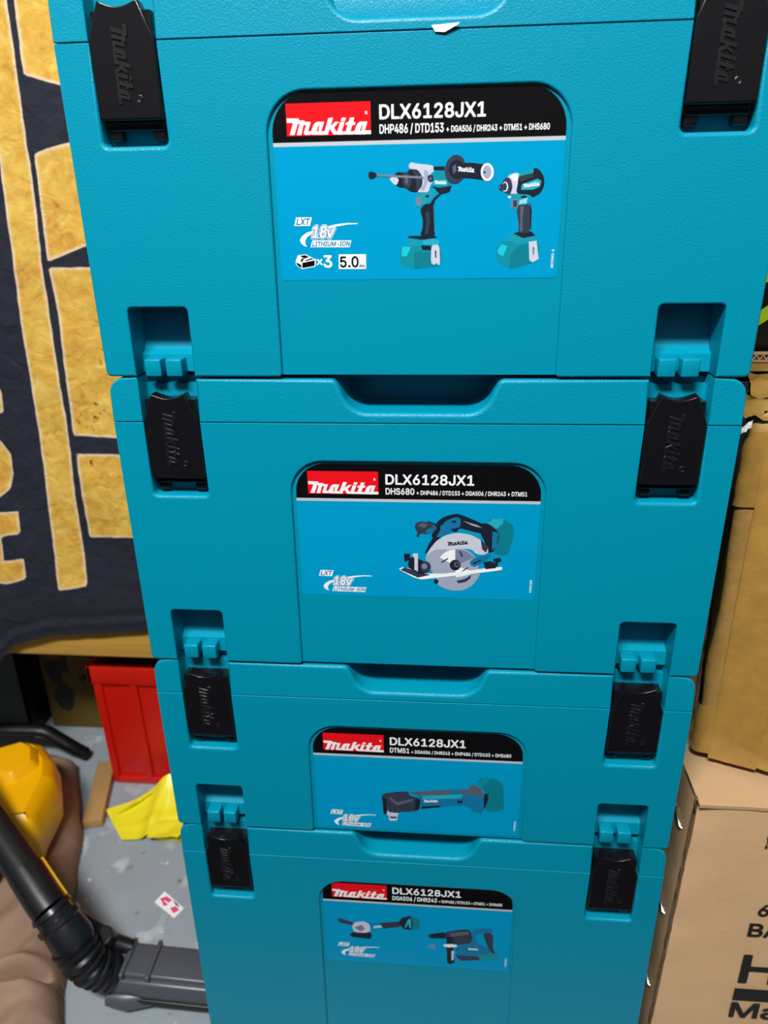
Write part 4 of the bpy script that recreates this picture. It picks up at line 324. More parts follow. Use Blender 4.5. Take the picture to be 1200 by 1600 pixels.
LBL_Y = 1.85
def label_base(hs):
    H = 98.0*hs; mb = MB(); w = 80.4
    outer, _ = round_poly([(-w, -H, 1.5, 0), (w, -H, 1.5, 0), (w, 0, 20.5, 0), (-w, 0, 20.5, 0)])
    head = [p for p in outer if p[1] >= -24.6*hs-1e-6]
    head = [(-w, -24.6*hs)]+[(w, -24.6*hs)]+head
    low = [p for p in outer if p[1] < -30*hs]
    mb.flat(head, LBL_Y, 'label_black')
    mb.flat([(-w, -26.6*hs), (w, -26.6*hs), (w, -24.6*hs), (-w, -24.6*hs)], LBL_Y, 'label_silver')
    lowp = [p for p in low if p[0] < 0]+[p for p in low if p[0] > 0]
    mb.flat([(-w, -26.6*hs)]+lowp+[(w, -26.6*hs)], LBL_Y, 'label_blue')
    # thin edge so the sticker has thickness
    mb.add([(x, LBL_Y, z) for x, z in outer]+[(x, LBL_Y+.15, z) for x, z in outer], [(i, (i+1) % len(outer), len(outer)+(i+1) % len(outer), len(outer)+i) for i in range(len(outer))], 'label_blue')
    return mb
def soften(q):                                      # one corner-cutting pass on many-sided printed shapes
    if len(q) < 7 or len(q) > 18: return q
    o = []
    for i in range(len(q)):
        (a, b), (c, d) = q[i], q[(i+1) % len(q)]; o += [(a*.82+c*.18, b*.82+d*.18), (a*.18+c*.82, b*.18+d*.82)]
    return o
def label_on(case, h, spec):
    hs = spec['hs']; dz = spec['drop']-56.6
    root = label_base(hs).build('label', case, loc=(0, 0, (h-spec['drop'])/1000), smooth=False); root['label'] = spec['text']
    y1, y2, y3, y4 = LBL_Y-.05, LBL_Y-.10, LBL_Y-.15, LBL_Y-.20
    m = MB(); m.flat([(-72.2, -21.4*hs), (-25.3, -21.4*hs), (-25.3, -5.4*hs), (-72.2, -5.4*hs)], y1, 'label_red')
    logo_on(m, (-71.9, -21.4*hs), (-25.3, -21.4*hs), (-71.9, -12.6*hs), y2, 'label_white')
    lettering(m, 'R', -28.4, -27.0, -11.6*hs, -10.0*hs, y2, 'label_white')
    m.build('logo', root, smooth=False)
    m = MB(); lettering(m, 'DLX6128JX1', -20.6, 37.2, -14.4*hs, -7.0*hs, y1, 'label_white')
    big, xb, small = spec['lines']
    def cap(s, x0, x1, z0, z1, bold):
        # slashes hang below the line, so size by capitals
        vs, fs, bb = text_geo(s, bold); cp = text_geo('D', bold)[2]
        k = (z1-z0)/(cp[3]-cp[2])
        m.add([(x0+(a-bb[0])/(bb[1]-bb[0])*(x1-x0), y1, z0+(c-cp[2])*k) for a, c in vs], fs, 'label_white')
    cap(big, -20.6, xb, -21.3*hs, -16.7*hs, 0)
    cap(small, xb+1.4, 71.6, -21.3*hs, -18.2*hs, 0)
    m.build('lettering', root, smooth=False)
    # battery voltage emblem
    dx, dzv = spec['volt']; m = MB()
    T_ = lambda q: [(a+dx, c+dzv) for a, c in q]
    for c, q in ART['voltage'][:2]: m.flat(T_(q), y1, 'print_W')
    for c, q in ART['voltage'][2:]: m.flat(T_(q), y1, 'print_W')
    def t(key, body, y, mname, bold, base, shear=.2):
        (x0, z0), (x1, z1) = TXT[key]; lettering(m, body, x0+dx, x1+dx, z0+dzv, z1+dzv, y, mname, bold, shear, base)
    t('18', '18', y2, 'print_W', 2, 0); t('v', 'v', y2, 'print_W', 2, 0)
    t('18', '18', y3, 'print_TB', 1, 0); t('v', 'v', y3, 'print_TB', 1, 0)
    t('18', '18', y4, 'print_W', 0, 0); t('v', 'v', y4, 'print_W', 0, 0)
    t('LXT', 'LXT', y2, 'print_TB', 0, 0, .25); t('LITHIUM', 'LITHIUM-ION', y2, 'print_TB', 0, 0, .25)
    m.build('voltage_emblem', root, smooth=False)
    if spec.get('capacity'):
        m = MB()
        for c, q in ART['capacity']: m.flat(q, y2 if c != 'W' else y1, 'print_'+c)
        (x0, z0), (x1, z1) = TXT['x3x']; lettering(m, 'x', x0, x1, z0, z1, y1, 'print_W')
        (x0, z0), (x1, z1) = TXT['x33']; lettering(m, '3', x0, x1, z0, z1, y1, 'print_W')
        (x0, z0), (x1, z1) = TXT['5.0']; lettering(m, '5.0', x0, x1, z0, z1, y2, 'print_K0')
        (x0, z0), (x1, z1) = TXT['Ah']; lettering(m, 'Ah', x0, x1, z0, z1, y2, 'print_K0')
        m.build('capacity_emblem', root, smooth=False)
    for nm in spec['tools']:
        m = MB()
        for i, (c, q) in enumerate(ART[nm]):
            m.flat(soften([(a, c_+dz) for a, c_ in q]), y1-.006*i, 'print_'+c)
        for c, (p0, p1, p2_) in MARKS.get(nm, []):
            logo_on(m, (p0[0], p0[1]+dz), (p1[0], p1[1]+dz), (p2_[0], p2_[1]+dz), y1-.006*len(ART[nm])-.02, 'print_'+c)
        m.build('printed_'+nm, root, smooth=False)
    m = MB(); lettering(m, spec['code'], 76.9, 78.3, -92.5*hs, -82.5*hs, y1, 'label_white', 0, rot=True); m.build('fine_print', root, smooth=False)

H3, H2, H4 = 211.6, 160.6, 319.8
CASES = [
 (0.0, H3, 'topmost teal tool case, printed with a hammer drill and an impact driver',
  dict(drop=56.0, hs=1.0, lines=('DHP486 / DTD153', 14.6, '+ DGA506 / DHR243 + DTM51 + DHS680'), volt=(0, 0), capacity=True, tools=['hammer_drill', 'impact_driver'], code='8070W2-6', text='blue sticker picturing a hammer drill and an impact driver')),
 (-H3, H3, 'teal plastic tool case second from the top, printed with a circular saw',
  dict(drop=57.0, hs=.995, lines=('DHS680', -1.6, '+ DHP486 / DTD153 + DGA506 / DHR243 + DTM51'), volt=(3.0, -14.6), tools=['circular_saw'], code='YC8U28', text='blue sticker picturing a circular saw')),
 (-H3-H2, H2, 'shallow teal plastic tool case, third from the top, printed with an oscillating multi tool',
  dict(drop=57.3, hs=1.02, lines=('DTM51', -5.6, '+ DGA506 / DHR243 + DHP486 / DTD153 + DHS680'), volt=(1.5, -18.0), tools=['multi_tool'], code='YC8U31', text='blue sticker picturing an oscillating multi tool')),
 (-H3-H2-H4, H4, 'tall bottom teal tool case, printed with an angle grinder and a rotary hammer',
  dict(drop=53.0, hs=1.02, lines=('DGA506 / DHR243', 17.2, '+ DHP486 / DTD153 + DTM51 + DHS680'), volt=(1.5, -13.5), tools=['grinder', 'rotary_hammer'], code='YC8U30', text='blue sticker picturing an angle grinder and a rotary hammer')),
]
lat_me = None
for z, h, lab, spec in CASES:
    c = empty('tool_case', P(0, 0, z), lab, 'tool case', 'stack of teal tool cases')
    case_body(h).build('body', c); case_lid(h).build('lid', c)
    for l_ in lugs(): l_.build('coupling_lug', c)
    for xc in (-159.0, 158.8):
        if lat_me is None:
            la = latch_mb().build('latch', c); mk = latch_mark().build('raised_wordmark', la); lat_me = (la, mk)
        else:
            la = lat_me[0].copy(); mk = lat_me[1].copy(); la.parent = c; mk.parent = la; COL.objects.link(la); COL.objects.link(mk)
        la.location = (xc/1000, 0, (h-1.2)/1000); la['label'] = 'black plastic snap latch'
    label_on(c, h, spec)
# scrap of paper caught in the top seam
b = MB(); mat('white_paper', '#eeeeec', .7)
b.add([(-7, -.4, 1.2), (7.5, -1.6, 1.6), (7.0, -1.9, 1.0), (0, -1.2, -2.2), (-5, -.9, -1.8)], [(0, 4, 3), (0, 3, 2), (0, 2, 1)], 'white_paper')
b.add([(-7, .6, 1.3), (7.5, -1.3, 1.8), (7.0, -1.6, 1.1), (0, -.9, -2.1), (-5, -.6, -1.7)], [(0, 3, 4), (0, 2, 3), (0, 1, 2)], 'white_paper')
o = b.build('paper_scrap', loc=P(14.5, -.1, 182.6)); tag(o, 'small white paper scrap caught in the lid seam of the topmost teal case', 'paper scrap')

# ------------------------------------------------------------------ hanging banner (print stored as a distance field on the cloth)
def sdf(poly, X, Z):
    d = np.full(X.shape, 1e9); ins = np.zeros(X.shape, bool); n = len(poly)
    for i in range(n):
        x0, z0 = poly[i-1]; x1, z1 = poly[i]; ex, ez = x1-x0, z1-z0
        t = np.clip(((X-x0)*ex+(Z-z0)*ez)/(ex*ex+ez*ez+1e-9), 0, 1)
        d = np.minimum(d, np.hypot(X-x0-t*ex, Z-z0-t*ez))
        c = ((z0 > Z) != (z1 > Z)) & (X < (x1-x0)*(Z-z0)/((z1-z0) if z1 != z0 else 1e-9)+x0); ins ^= c
    return np.where(ins, d, -d)
def hem(x):
    return float(np.interp(x, [-760, -640, -590, -571, -542, -500, -430, -361, -180], [-520, -500, -475, -455, -426, -413, -406, -400, -398]))
b = MB(); NX, NZ = 150, 240; rows = []
for j in range(NZ+1):
    r = []
    for i in range(NX+1):
        x = -760+580*i/NX; zb = hem(x); z = zb+(560-zb)*j/NZ
        y = 340+7*noise.noise(Vector((x*.006, z*.004, 3)))+3.2*noise.noise(Vector((x*.018, z*.012, 7)))+1.0*noise.noise(Vector((x*.05+z*.02, z*.05-x*.03, 1)))
        dzh = z-zb
        y -= 2.2*math.exp(-((dzh-14)/3)**2)-1.6*math.exp(-((dzh-24)/4)**2)     # stitched hem
        k = max(0, (-520-x)/120)*max(0, 1-dzh/160); y -= 45*k*k if k < 1 else 45
        r.append((x, y, z))
    rows.append(r)
b.grid(rows, 'fabric_black')
m = bpy.data.materials.new('printed_banner_cloth'); m.use_nodes = True; M['printed_banner_cloth'] = m
n = m.node_tree.nodes; l = m.node_tree.links; bs = n['Principled BSDF']; bs.inputs['Roughness'].default_value = .8; bs.inputs['Specular IOR Level'].default_value = .25
at_ = n.new('ShaderNodeAttribute'); at_.attribute_name = 'print_distance'
tco = n.new('ShaderNodeTexCoord')
nz0 = n.new('ShaderNodeTexNoise'); nz0.inputs['Scale'].default_value = 60; l.new(tco.outputs['Object'], nz0.inputs['Vector'])
ad = n.new('ShaderNodeMath'); ad.operation = 'MULTIPLY_ADD'; ad.inputs[1].default_value = 2.0; l.new(nz0.outputs['Fac'], ad.inputs[0]); l.new(at_.outputs['Fac'], ad.inputs[2])
ma = n.new('ShaderNodeMapRange'); ma.inputs[1].default_value = .6; ma.inputs[2].default_value = 1.4; l.new(ad.outputs[0], ma.inputs[0])       # black -> print
mb_ = n.new('ShaderNodeMapRange'); mb_.inputs[1].default_value = 2.0; mb_.inputs[2].default_value = 5.0; l.new(ad.outputs[0], mb_.inputs[0])   # pale rim -> ochre
nz = n.new('ShaderNodeTexNoise'); nz.inputs['Scale'].default_value = 42; nz.inputs['Detail'].default_value = 9; nz.inputs['Roughness'].default_value = .62; nz.inputs['Distortion'].default_value = .8
l.new(tco.outputs['Object'], nz.inputs['Vector'])
rp = n.new('ShaderNodeValToRGB'); l.new(nz.outputs['Fac'], rp.inputs[0])
rp.color_ramp.elements[0].position = .26; rp.color_ramp.elements[0].color = lin('#b06a26'); rp.color_ramp.elements[1].position = .80; rp.color_ramp.elements[1].color = lin('#e8ca78')
for ps, c in ((.34, '#c68c3c'), (.46, '#d4a544'), (.58, '#dab250')):
    e = rp.color_ramp.elements.new(ps); e.color = lin(c)
nzs = n.new('ShaderNodeTexNoise'); nzs.inputs['Scale'].default_value = 130; nzs.inputs['Detail'].default_value = 4; l.new(tco.outputs['Object'], nzs.inputs['Vector'])
nzl = n.new('ShaderNodeTexNoise'); nzl.inputs['Scale'].default_value = 7; l.new(tco.outputs['Object'], nzl.inputs['Vector'])
mu = n.new('ShaderNodeMath'); mu.operation = 'MULTIPLY'; l.new(nzs.outputs['Fac'], mu.inputs[0]); l.new(nzl.outputs['Fac'], mu.inputs[1])
msp = n.new('ShaderNodeMapRange'); msp.inputs[1].default_value = .385; msp.inputs[2].default_value = .46; l.new(mu.outputs[0], msp.inputs[0])
mx0 = n.new('ShaderNodeMix'); mx0.data_type = 'RGBA'; mx0.inputs[7].default_value = lin('#8a3a1c'); l.new(msp.outputs[0], mx0.inputs[0]); l.new(rp.outputs[0], mx0.inputs[6])
mx1 = n.new('ShaderNodeMix'); mx1.data_type = 'RGBA'; mx1.inputs[6].default_value = lin('#e2c9a4'); l.new(mb_.outputs[0], mx1.inputs[0]); l.new(mx0.outputs[2], mx1.inputs[7])
mx2 = n.new('ShaderNodeMix'); mx2.data_type = 'RGBA'; mx2.inputs[6].default_value = (.017, .019, .032, 1); l.new(ma.outputs[0], mx2.inputs[0]); l.new(mx1.outputs[2], mx2.inputs[7])
l.new(mx2.outputs[2], bs.inputs['Base Color'])
nb = n.new('ShaderNodeTexNoise'); nb.inputs['Scale'].default_value = 45; nb.inputs['Detail'].default_value = 6; nb.inputs['Distortion'].default_value = 1.0; l.new(tco.outputs['Object'], nb.inputs['Vector'])
bp = n.new('ShaderNodeBump'); bp.inputs['Strength'].default_value = .8; bp.inputs['Distance'].default_value = .004; l.new(nb.outputs['Fac'], bp.inputs['Height']); l.new(bp.outputs[0], bs.inputs['Normal'])
b.mats = ['printed_banner_cloth']
o = b.build('banner_cloth', loc=P(0, 0, 0)); tag(o, 'wrinkled black cloth banner with rusty yellow printed letters hanging left of the cases', 'banner')
X = np.array([v[0] for v in b.v]); Z = np.array([v[2] for v in b.v])
D = np.full(X.shape, -1e9)
for q in BANNER: D = np.maximum(D, sdf(q, X, Z))
a_ = o.data.attributes.new('print_distance', 'FLOAT', 'POINT'); a_.data.foreach_set('value', np.clip(D, -30, 30).astype(np.float32))
# upper rail it hangs from, above the picture
mat('wood_board', '#b98f3c', .6, .3, 90, .35, 9, stretch=(1, 6, 14))
mat('wood_post', '#7d6238', .7, .3, 90, .3, 9)
# ------------------------------------------------------------------ shelf under the banner
sh = empty('wooden_shelf', P(-510, 352, FLOOR), 'low shelf with a yellowish wooden front board beneath the hanging banner', 'shelf')
b = MB(); b.box(-430, 410, 0, 240, -451-FLOOR, -402-FLOOR, 'wood_board', r=2); b.build('board', sh)
for x, y in ((-425, 20), (380, 20), (-425, 190), (380, 190)):
    b = MB(); b.box(x, x+40, y, y+40, 0, -451-FLOOR, 'wood_post', r=1.5); b.build('post', sh)
# banner rail posts rise from the shelf back
b = MB(); b.box(-430, 410, -8, 18, 1250, 1276, 'wood_post', r=2); b.build('hanging_rail', sh)
for x in (-428, 370):
    b = MB(); b.box(x, x+36, 2, 30, -405-FLOOR, 1252, 'wood_post', r=1.5); b.build('upright', sh)
# ------------------------------------------------------------------ red crate
mat('red_plastic', '#c41208', .38, .05, 80)
cr_ = empty('red_crate', P(-330, 385, FLOOR), 'red ribbed plastic crate on the floor under the shelf, left of the stack', 'crate')
b = MB(); Wc, Dc, Hc = 137, 220, 205
def frus(mb, x0, x1, y0, y1, z0, z1, tap, mname):    # box wider at the top by tap
    k = tap
    vs = [(x0, y0, z0), (x1, y0, z0), (x1, y1, z0), (x0, y1, z0), (x0-k, y0-k, z1), (x1+k, y0-k, z1), (x1+k, y1+k, z1), (x0-k, y1+k, z1)]
    mb.add(vs, [(0, 3, 2, 1), (4, 5, 6, 7), (0, 1, 5, 4), (1, 2, 6, 5), (2, 3, 7, 6), (3, 0, 4, 7)], mname)
def slab(mb, pts_bottom, pts_top, mname):
    mb.add(list(pts_bottom)+list(pts_top), [(0, 3, 2, 1), (4, 5, 6, 7), (0, 1, 5, 4), (1, 2, 6, 5), (2, 3, 7, 6), (3, 0, 4, 7)], mname)
tp = 4
slab(b, [(-Wc, 0, 0), (Wc, 0, 0), (Wc, 4, 0), (-Wc, 4, 0)], [(-Wc-tp, -tp, Hc), (Wc+tp, -tp, Hc), (Wc+tp, 0, Hc), (-Wc-tp, 0, Hc)], 'red_plastic')
slab(b, [(-Wc, Dc-4, 0), (Wc, Dc-4, 0), (Wc, Dc, 0), (-Wc, Dc, 0)], [(-Wc-tp, Dc, Hc), (Wc+tp, Dc, Hc), (Wc+tp, Dc+tp, Hc), (-Wc-tp, Dc+tp, Hc)], 'red_plastic')
for s in (-1, 1):
    slab(b, [(s*Wc-2, 0, 0), (s*Wc+2, 0, 0), (s*Wc+2, Dc, 0), (s*Wc-2, Dc, 0)], [(s*(Wc+tp)-2, -tp, Hc), (s*(Wc+tp)+2, -tp, Hc), (s*(Wc+tp)+2, Dc+tp, Hc), (s*(Wc+tp)-2, Dc+tp, Hc)], 'red_plastic')
b.box(-Wc, Wc, 0, Dc, 0, 4, 'red_plastic')
b.build('body', cr_)
b = MB()
for x0, x1, y0, y1 in ((-Wc-9, Wc+9, -9, -2), (-Wc-9, Wc+9, Dc+2, Dc+9), (-Wc-9, -Wc-2, -9, Dc+9), (Wc+2, Wc+9, -9, Dc+9)): b.box(x0, x1, y0, y1, Hc-26, Hc+2, 'red_plastic', r=1.2)
b.build('rim', cr_)
for x in (-Wc+4, -82, 0, 82, Wc-4):
    b = MB(); slab(b, [(x-5, -5, 2), (x+5, -5, 2), (x+5, 1, 2), (x-5, 1, 2)], [(x-5, -8, Hc-24), (x+5, -8, Hc-24), (x+5, -3, Hc-24), (x-5, -3, Hc-24)], 'red_plastic'); b.build('rib', cr_)
b = MB(); b.box(-Wc+2, Wc-2, -5.5, 2, 0, 12, 'red_plastic', r=2); b.build('foot_band', cr_)
# ------------------------------------------------------------------ yellow carton under the shelf; shade is put into the card colour
mat('yellow_card_shaded', '#5a4708', .8, .1, 60, .15, 20); mat('black_ink', '#0c0b08', .7)
yc = empty('yellow_carton', P(-605, 500, FLOOR), 'yellow carton with blotchy black print, colour darkened for the shade beneath the shelf', 'carton')

b = MB(); b.box(-20, 88, 0, 90, 0, 225, 'yellow_card_shaded', r=2.5); b.build('box', yc)
b = MB(); rr = random.Random(9)
def blob(cx, cz, r0, mb, y, mn, sq=1):
    pts = [(cx+r0*(1+.45*noise.noise(Vector((math.cos(t*math.pi/12)*1.3+cx, math.sin(t*math.pi/12)*1.3+cz, 0))))*math.cos(t*math.pi/12), cz+sq*r0*(1+.45*noise.noise(Vector((math.cos(t*math.pi/12)*1.3+cx, math.sin(t*math.pi/12)*1.3+cz, 0))))*math.sin(t*math.pi/12)) for t in range(24)]
    mb.flat(pts, y, mn)
blob(45, 130, 30, b, -.3, 'black_ink', 1.2); blob(46, 128, 23, b, -.5, 'yellow_card_shaded', 1.25); blob(20, 175, 16, b, -.7, 'black_ink'); blob(70, 178, 12, b, -.7, 'black_ink', 1.6)
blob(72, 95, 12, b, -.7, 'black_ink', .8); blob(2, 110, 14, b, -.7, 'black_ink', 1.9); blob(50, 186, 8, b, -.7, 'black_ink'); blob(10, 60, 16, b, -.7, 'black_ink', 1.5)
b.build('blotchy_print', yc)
mat('dark_filler_plastic', '#101012', .5, .1, 80)  # added bin, stands in for the unreadable dark under the shelf
bn = empty('dark_filler_bin', P(-760, 470, FLOOR), 'added black bin that fills the dark under the left end of the shelf', 'bin')
b = MB(); k_ = 5
for a0, a1, b0, b1 in ((-118, 118, 0, 4), (-118, 118, 176, 180), (-118, -114, 0, 180), (114, 118, 0, 180)): b.box(a0, a1, b0, b1, 0, 226, 'dark_filler_plastic')
b.box(-118, 118, 0, 180, 0, 4, 'dark_filler_plastic'); b.build('body', bn)
b = MB()
for a0, a1, b0, b1 in ((-124, 124, -6, 0), (-124, 124, 180, 186), (-124, -118, -6, 186), (118, 124, -6, 186)): b.box(a0, a1, b0, b1, 208, 228, 'dark_filler_plastic', r=1.5)
b.build('rim', bn)
# ------------------------------------------------------------------ yellow plastic bag, tag, offcut on the floor
mat('yellow_film', '#ece02a', .3, .25, 35, .06, 20, coat=.3)
def quad_sheet(mb, c4, n, zf, mn, z0=1.0, th=1.2):
    A, B_, C_, D_ = [Vector((x, y, 0)) for x, y in c4]; top = []
    for j in range(n+1):
        r = []
        for i in range(n+1):
            u, v = i/n, j/n; p = (A*(1-u)+B_*u)*(1-v)+(D_*(1-u)+C_*u)*v; r.append((p.x, p.y, z0+zf(u, v, p)))
        top.append(r)
    mb.grid(top, mn); mb.grid([[(x, y, z-th) for x, y, z in r] for r in reversed(top)], mn)
    # side walls
    edge = top[0]+[r[-1] for r in top[1:]]+top[-1][::-1][1:]+[r[0] for r in top[::-1]][1:-1]
    k = len(edge); mb.add(edge+[(x, y, z-th) for x, y, z in edge], [(i, k+i, k+(i+1) % k, (i+1) % k) for i in range(k)], mn)
b = MB()
quad_sheet(b, [(-411, 272), (-328, 277), (-330, 368), (-455, 322)], 28, lambda u, v, p: 3+58*(u*v)**1.5+9*math.exp(-((u-.45-.2*v)/.1)**2)+6*math.exp(-((v-.35)/.10)**2)*u+2.5*noise.noise(p*.03), 'yellow_film')
quad_sheet(b, [(-373, 268), (-330, 268), (-318, 300), (-362, 306)], 12, lambda u, v, p: 13+5*noise.noise(p*.05)+3*u, 'yellow_film')
quad_sheet(b, [(-432, 312), (-360, 352), (-335, 366), (-405, 350)], 14, lambda u, v, p: 9+26*u*u+8*(1-abs(2*u-1))+2*noise.noise(p*.04), 'yellow_film')
o = b.build('plastic_bag', loc=P(0, 0, FLOOR), angle=60); tag(o, 'crumpled bright yellow plastic bag on the floor in front of the red crate', 'plastic bag')
mat('pink_ink', '#e0467e', .6); mat('grey_ink', '#4c4a58', .6)
tg = MB(); base = [(-324, 198), (-292, 176), (-299, 162), (-331, 182)]
tg.add([(x, y, 1.2) for x, y in base]+[(x, y, .2) for x, y in base], [(0, 3, 2, 1), (0, 1, 5, 4), (1, 2, 6, 5), (2, 3, 7, 6), (3, 0, 4, 7)], 'white_paper')
tgo = tg.build('paper_tag', loc=P(0, 0, FLOOR), smooth=False); tag(tgo, 'small white paper tag with pink marks lying on the grey floor', 'paper tag')
tp_ = MB()
for q, mn in (([(-326, 187), (-319, 191), (-310, 186), (-313, 182), (-319, 185), (-322, 183)], 'pink_ink'), ([(-323, 185), (-316, 182), (-313, 179), (-318, 177)], 'pink_ink'), ([(-309, 175), (-303, 178), (-296, 173), (-302, 168)], 'pink_ink'), ([(-310, 187), (-301, 181), (-297, 176), (-304, 180)], 'grey_ink')):
    tp_.add([(x, y, 1.35) for x, y in q], [tuple(range(len(q)))], mn)
tp_.build('pink_print', tgo, smooth=False)
mat('offcut_wood', '#a78450', .7, .2, 60, .25, 14)
b = MB(); b.box(-13, 13, -62, 60, 0, 14, 'offcut_wood', r=1.5)
o = b.build('wood_offcut', loc=P(-476, 352, FLOOR)); o.rotation_euler = (0, 0, .26); tag(o, 'narrow wood offcut lying on the floor between the brown canvas and the red crate', 'wood offcut')
# ------------------------------------------------------------------ brown canvas bundle
mat('brown_canvas', '#927763', .85, .5, 170, .16, 22)
BAGP = [(-640, 330), (-585, 405), (-531, 398), (-494, 328), (-449, 229), (-420, 146), (-398, 95), (-386, 62), (-364, 16), (-372, -25), (-450, -60), (-560, 0), (-680, 120), (-700, 260)]
NXb, NYb = 150, 190; xs = np.linspace(-712, -352, NXb); ys = np.linspace(-72, 412, NYb); XX, YY = np.meshgrid(xs, ys)
dd = sdf(BAGP, XX, YY); b = MB(); idx = {}
for j in range(NYb):
    for i in range(NXb):
        x, y = xs[i], ys[j]; d = float(dd[j, i])+5*noise.noise(Vector((x*.02, y*.02, 0)))
        if d < -1: continue
        t = min(1, max(0, d)/34); hgt = 46*math.sqrt(max(0, 1-(1-t)**2))
        w = 7*noise.noise(Vector((x*.012, y*.010, 5)))
        q = x*.7-y*.35; w += 7.5*math.sin(q*.13+3.2*noise.noise(Vector((x*.012, y*.012, 2))))*(.4+noise.noise(Vector((x*.01, y*.01, 9))))
        # deep fold near the front edge
        ax, ay, bx, by = -475, 30, -398, 55
        tt = max(0, min(1, ((x-ax)*(bx-ax)+(y-ay)*(by-ay))/((bx-ax)**2+(by-ay)**2))); df = math.hypot(x-ax-tt*(bx-ax), y-ay-tt*(by-ay))
        w -= 32*math.exp(-(df/6)**2); w += 12*math.exp(-((df-14)/8)**2)
        idx[(i, j)] = len(b.v); b.v.append((x, y, max(1.5, 2+hgt+w*t)))
mi_ = b.mi('brown_canvas')
for j in range(NYb-1):
    for i in range(NXb-1):
        q = [(i, j), (i+1, j), (i+1, j+1), (i, j+1)]
        if all(k in idx for k in q): b.f.append(tuple(idx[k] for k in q)); b.m.append(mi_)
# skirt to the floor
from collections import Counter
ec = Counter()
for f in b.f:
    for k in range(4): ec[tuple(sorted((f[k], f[(k+1) % 4])))] += 1
sk = {}
for (p, q), c_ in list(ec.items()):
    if c_ == 1:
        for k in (p, q):
            if k not in sk: sk[k] = len(b.v); b.v.append((b.v[k][0], b.v[k][1], 0))
        b.f.append((p, q, sk[q], sk[p])); b.m.append(mi_)
o = b.build('canvas_bundle', loc=P(0, 0, FLOOR), angle=80); tag(o, 'rumpled brown canvas cloth bundle on the floor under the yellow tool housing', 'canvas cloth')
# ------------------------------------------------------------------ yellow tool housing with black base and strap
mat('yellow_plastic', '#eeae00', .36, .05, 120); mat('black_rubber', '#0b0b0d', .45, .1, 90)
TB = -636.0
yt = empty('tool_housing', P(-520, 230, TB), 'yellow plastic power tool housing lying on the brown canvas at the left edge', 'power tool')
top_o = [(-600, 262), (-570, 297), (-541, 317), (-518, 312), (-490, 284), (-473, 252), (-470, 230), (-466, 200), (-461, 178), (-490, 168), (-530, 180), (-600, 215)]
def loft(mb, rings, mn, capb=True):
    k = len(rings[0]); vs = [p for r in rings for p in r]
    mb.add(vs, [(a*k+i, a*k+(i+1) % k, (a+1)*k+(i+1) % k, (a+1)*k+i) for a in range(len(rings)-1) for i in range(k)], mn)
    for r, fl_ in ((rings[-1], 0), (rings[0], 1)):
        for t in tessellate_polygon([[Vector((p[0], p[1], 0)) for p in r]]):
            mb.add([r[i] for i in t], [(0, 1, 2)], mn)
def ring(o_, z, ins, tilt=0):
    pts, ws = round_poly([(x, y, 9, 0) for x, y in o_][::-1]); q = offset_poly(pts, [ins]*len(pts))
    return [(x+520, y-230, z+tilt*(x+500)) for x, y in q]
b = MB()
loft(b, [ring(top_o, 0, 3), ring(top_o, 6, -1), ring(top_o, 40, -4), ring(top_o, 60, -1), ring(top_o, 70, 4), ring(top_o, 76, 12)], 'yellow_plastic')
b.build('shell', yt)
b = MB()                                                             # raised stepped panel on the shell
pan = [(-585, 255), (-560, 283), (-535, 298), (-515, 288), (-500, 262), (-515, 232), (-560, 238)]
loft(b, [ring(pan, 70, -6), ring(pan, 80, -2), ring(pan, 88, 5)], 'yellow_plastic'); b.build('raised_panel', yt)
b = MB(); b.tube([(-570+520, 150-230, 14), (-540+520, 158-230, 14), (-505+520, 160-230, 14)], [15, 17, 14], 'black_rubber', seg=18); b.build('rubber_bumper', yt)
b = MB(); pth = [(-760, 385, -640), (-700, 398, -628), (-649, 408, -625), (-585, 416, -630), (-550, 419, -660), (-532, 426, -681)]
P_ = []
for i in range(len(pth)-1):
    for k in range(6):
        t = k/6; P_.append(tuple(Vector(pth[i]).lerp(Vector(pth[i+1]), t)))
P_.append(pth[-1])
P_ = [P_[0]]+[tuple((Vector(P_[i-1])+Vector(P_[i])*2+Vector(P_[i+1]))/4) for i in range(1, len(P_)-1)]+[P_[-1]]
b.tube([(x+575, y-375, z-FLOOR) for x, y, z in P_], 11, 'black_rubber', seg=14, squash=.8)
o = b.build('cable', loc=P(-575, 375, FLOOR)); tag(o, 'thick black cable arching over the floor behind the yellow tool housing', 'cable')
# ------------------------------------------------------------------ vacuum wand with swivel floor head
mat('collar_black', '#1b1d21', .26, .04, 150); mat('wand_black', '#131418', .38, .06, 150); mat('head_grey', '#484c55', .34, .05, 150)
W0 = Vector((-336, 68, FLOOR)); vw = empty('vacuum_wand', P(*W0), 'black vacuum wand with ribbed swivel joint and flat floor head pointing at the stack', 'vacuum wand')
def rel(p): return tuple(Vector(p)-W0)
b = MB(); b.tube([rel((-560, 195, -484)), rel((-526, 169, -500)), rel((-492, 145, -515)), rel((-418, 93, -550))], 17.5, 'wand_black', seg=28); b.build('tube', vw)
b = MB(); b.tube([rel(p) for p in [(-421, 95.5, -548.5), (-420, 95, -549), (-395, 77, -563), (-382, 68.5, -571)]], [17.5, 18.4, 18.6, 18.6], 'wand_black', seg=28); b.build('tube_end', vw)
b = MB(); ax0 = Vector((-384, 70, -570)); ax1 = Vector((-352, 55, -606)); dirv = ax1-ax0; pr = [(0, 20.5), (.10, 21.5), (.12, 19), (.24, 19), (.26, 22.5), (.38, 22.5), (.42, 20.5), (.8, 22), (1.0, 19)]
b.tube([rel(ax0+dirv*t) for t, r in pr], [r for t, r in pr], 'collar_black', seg=28); b.build('collar', vw)
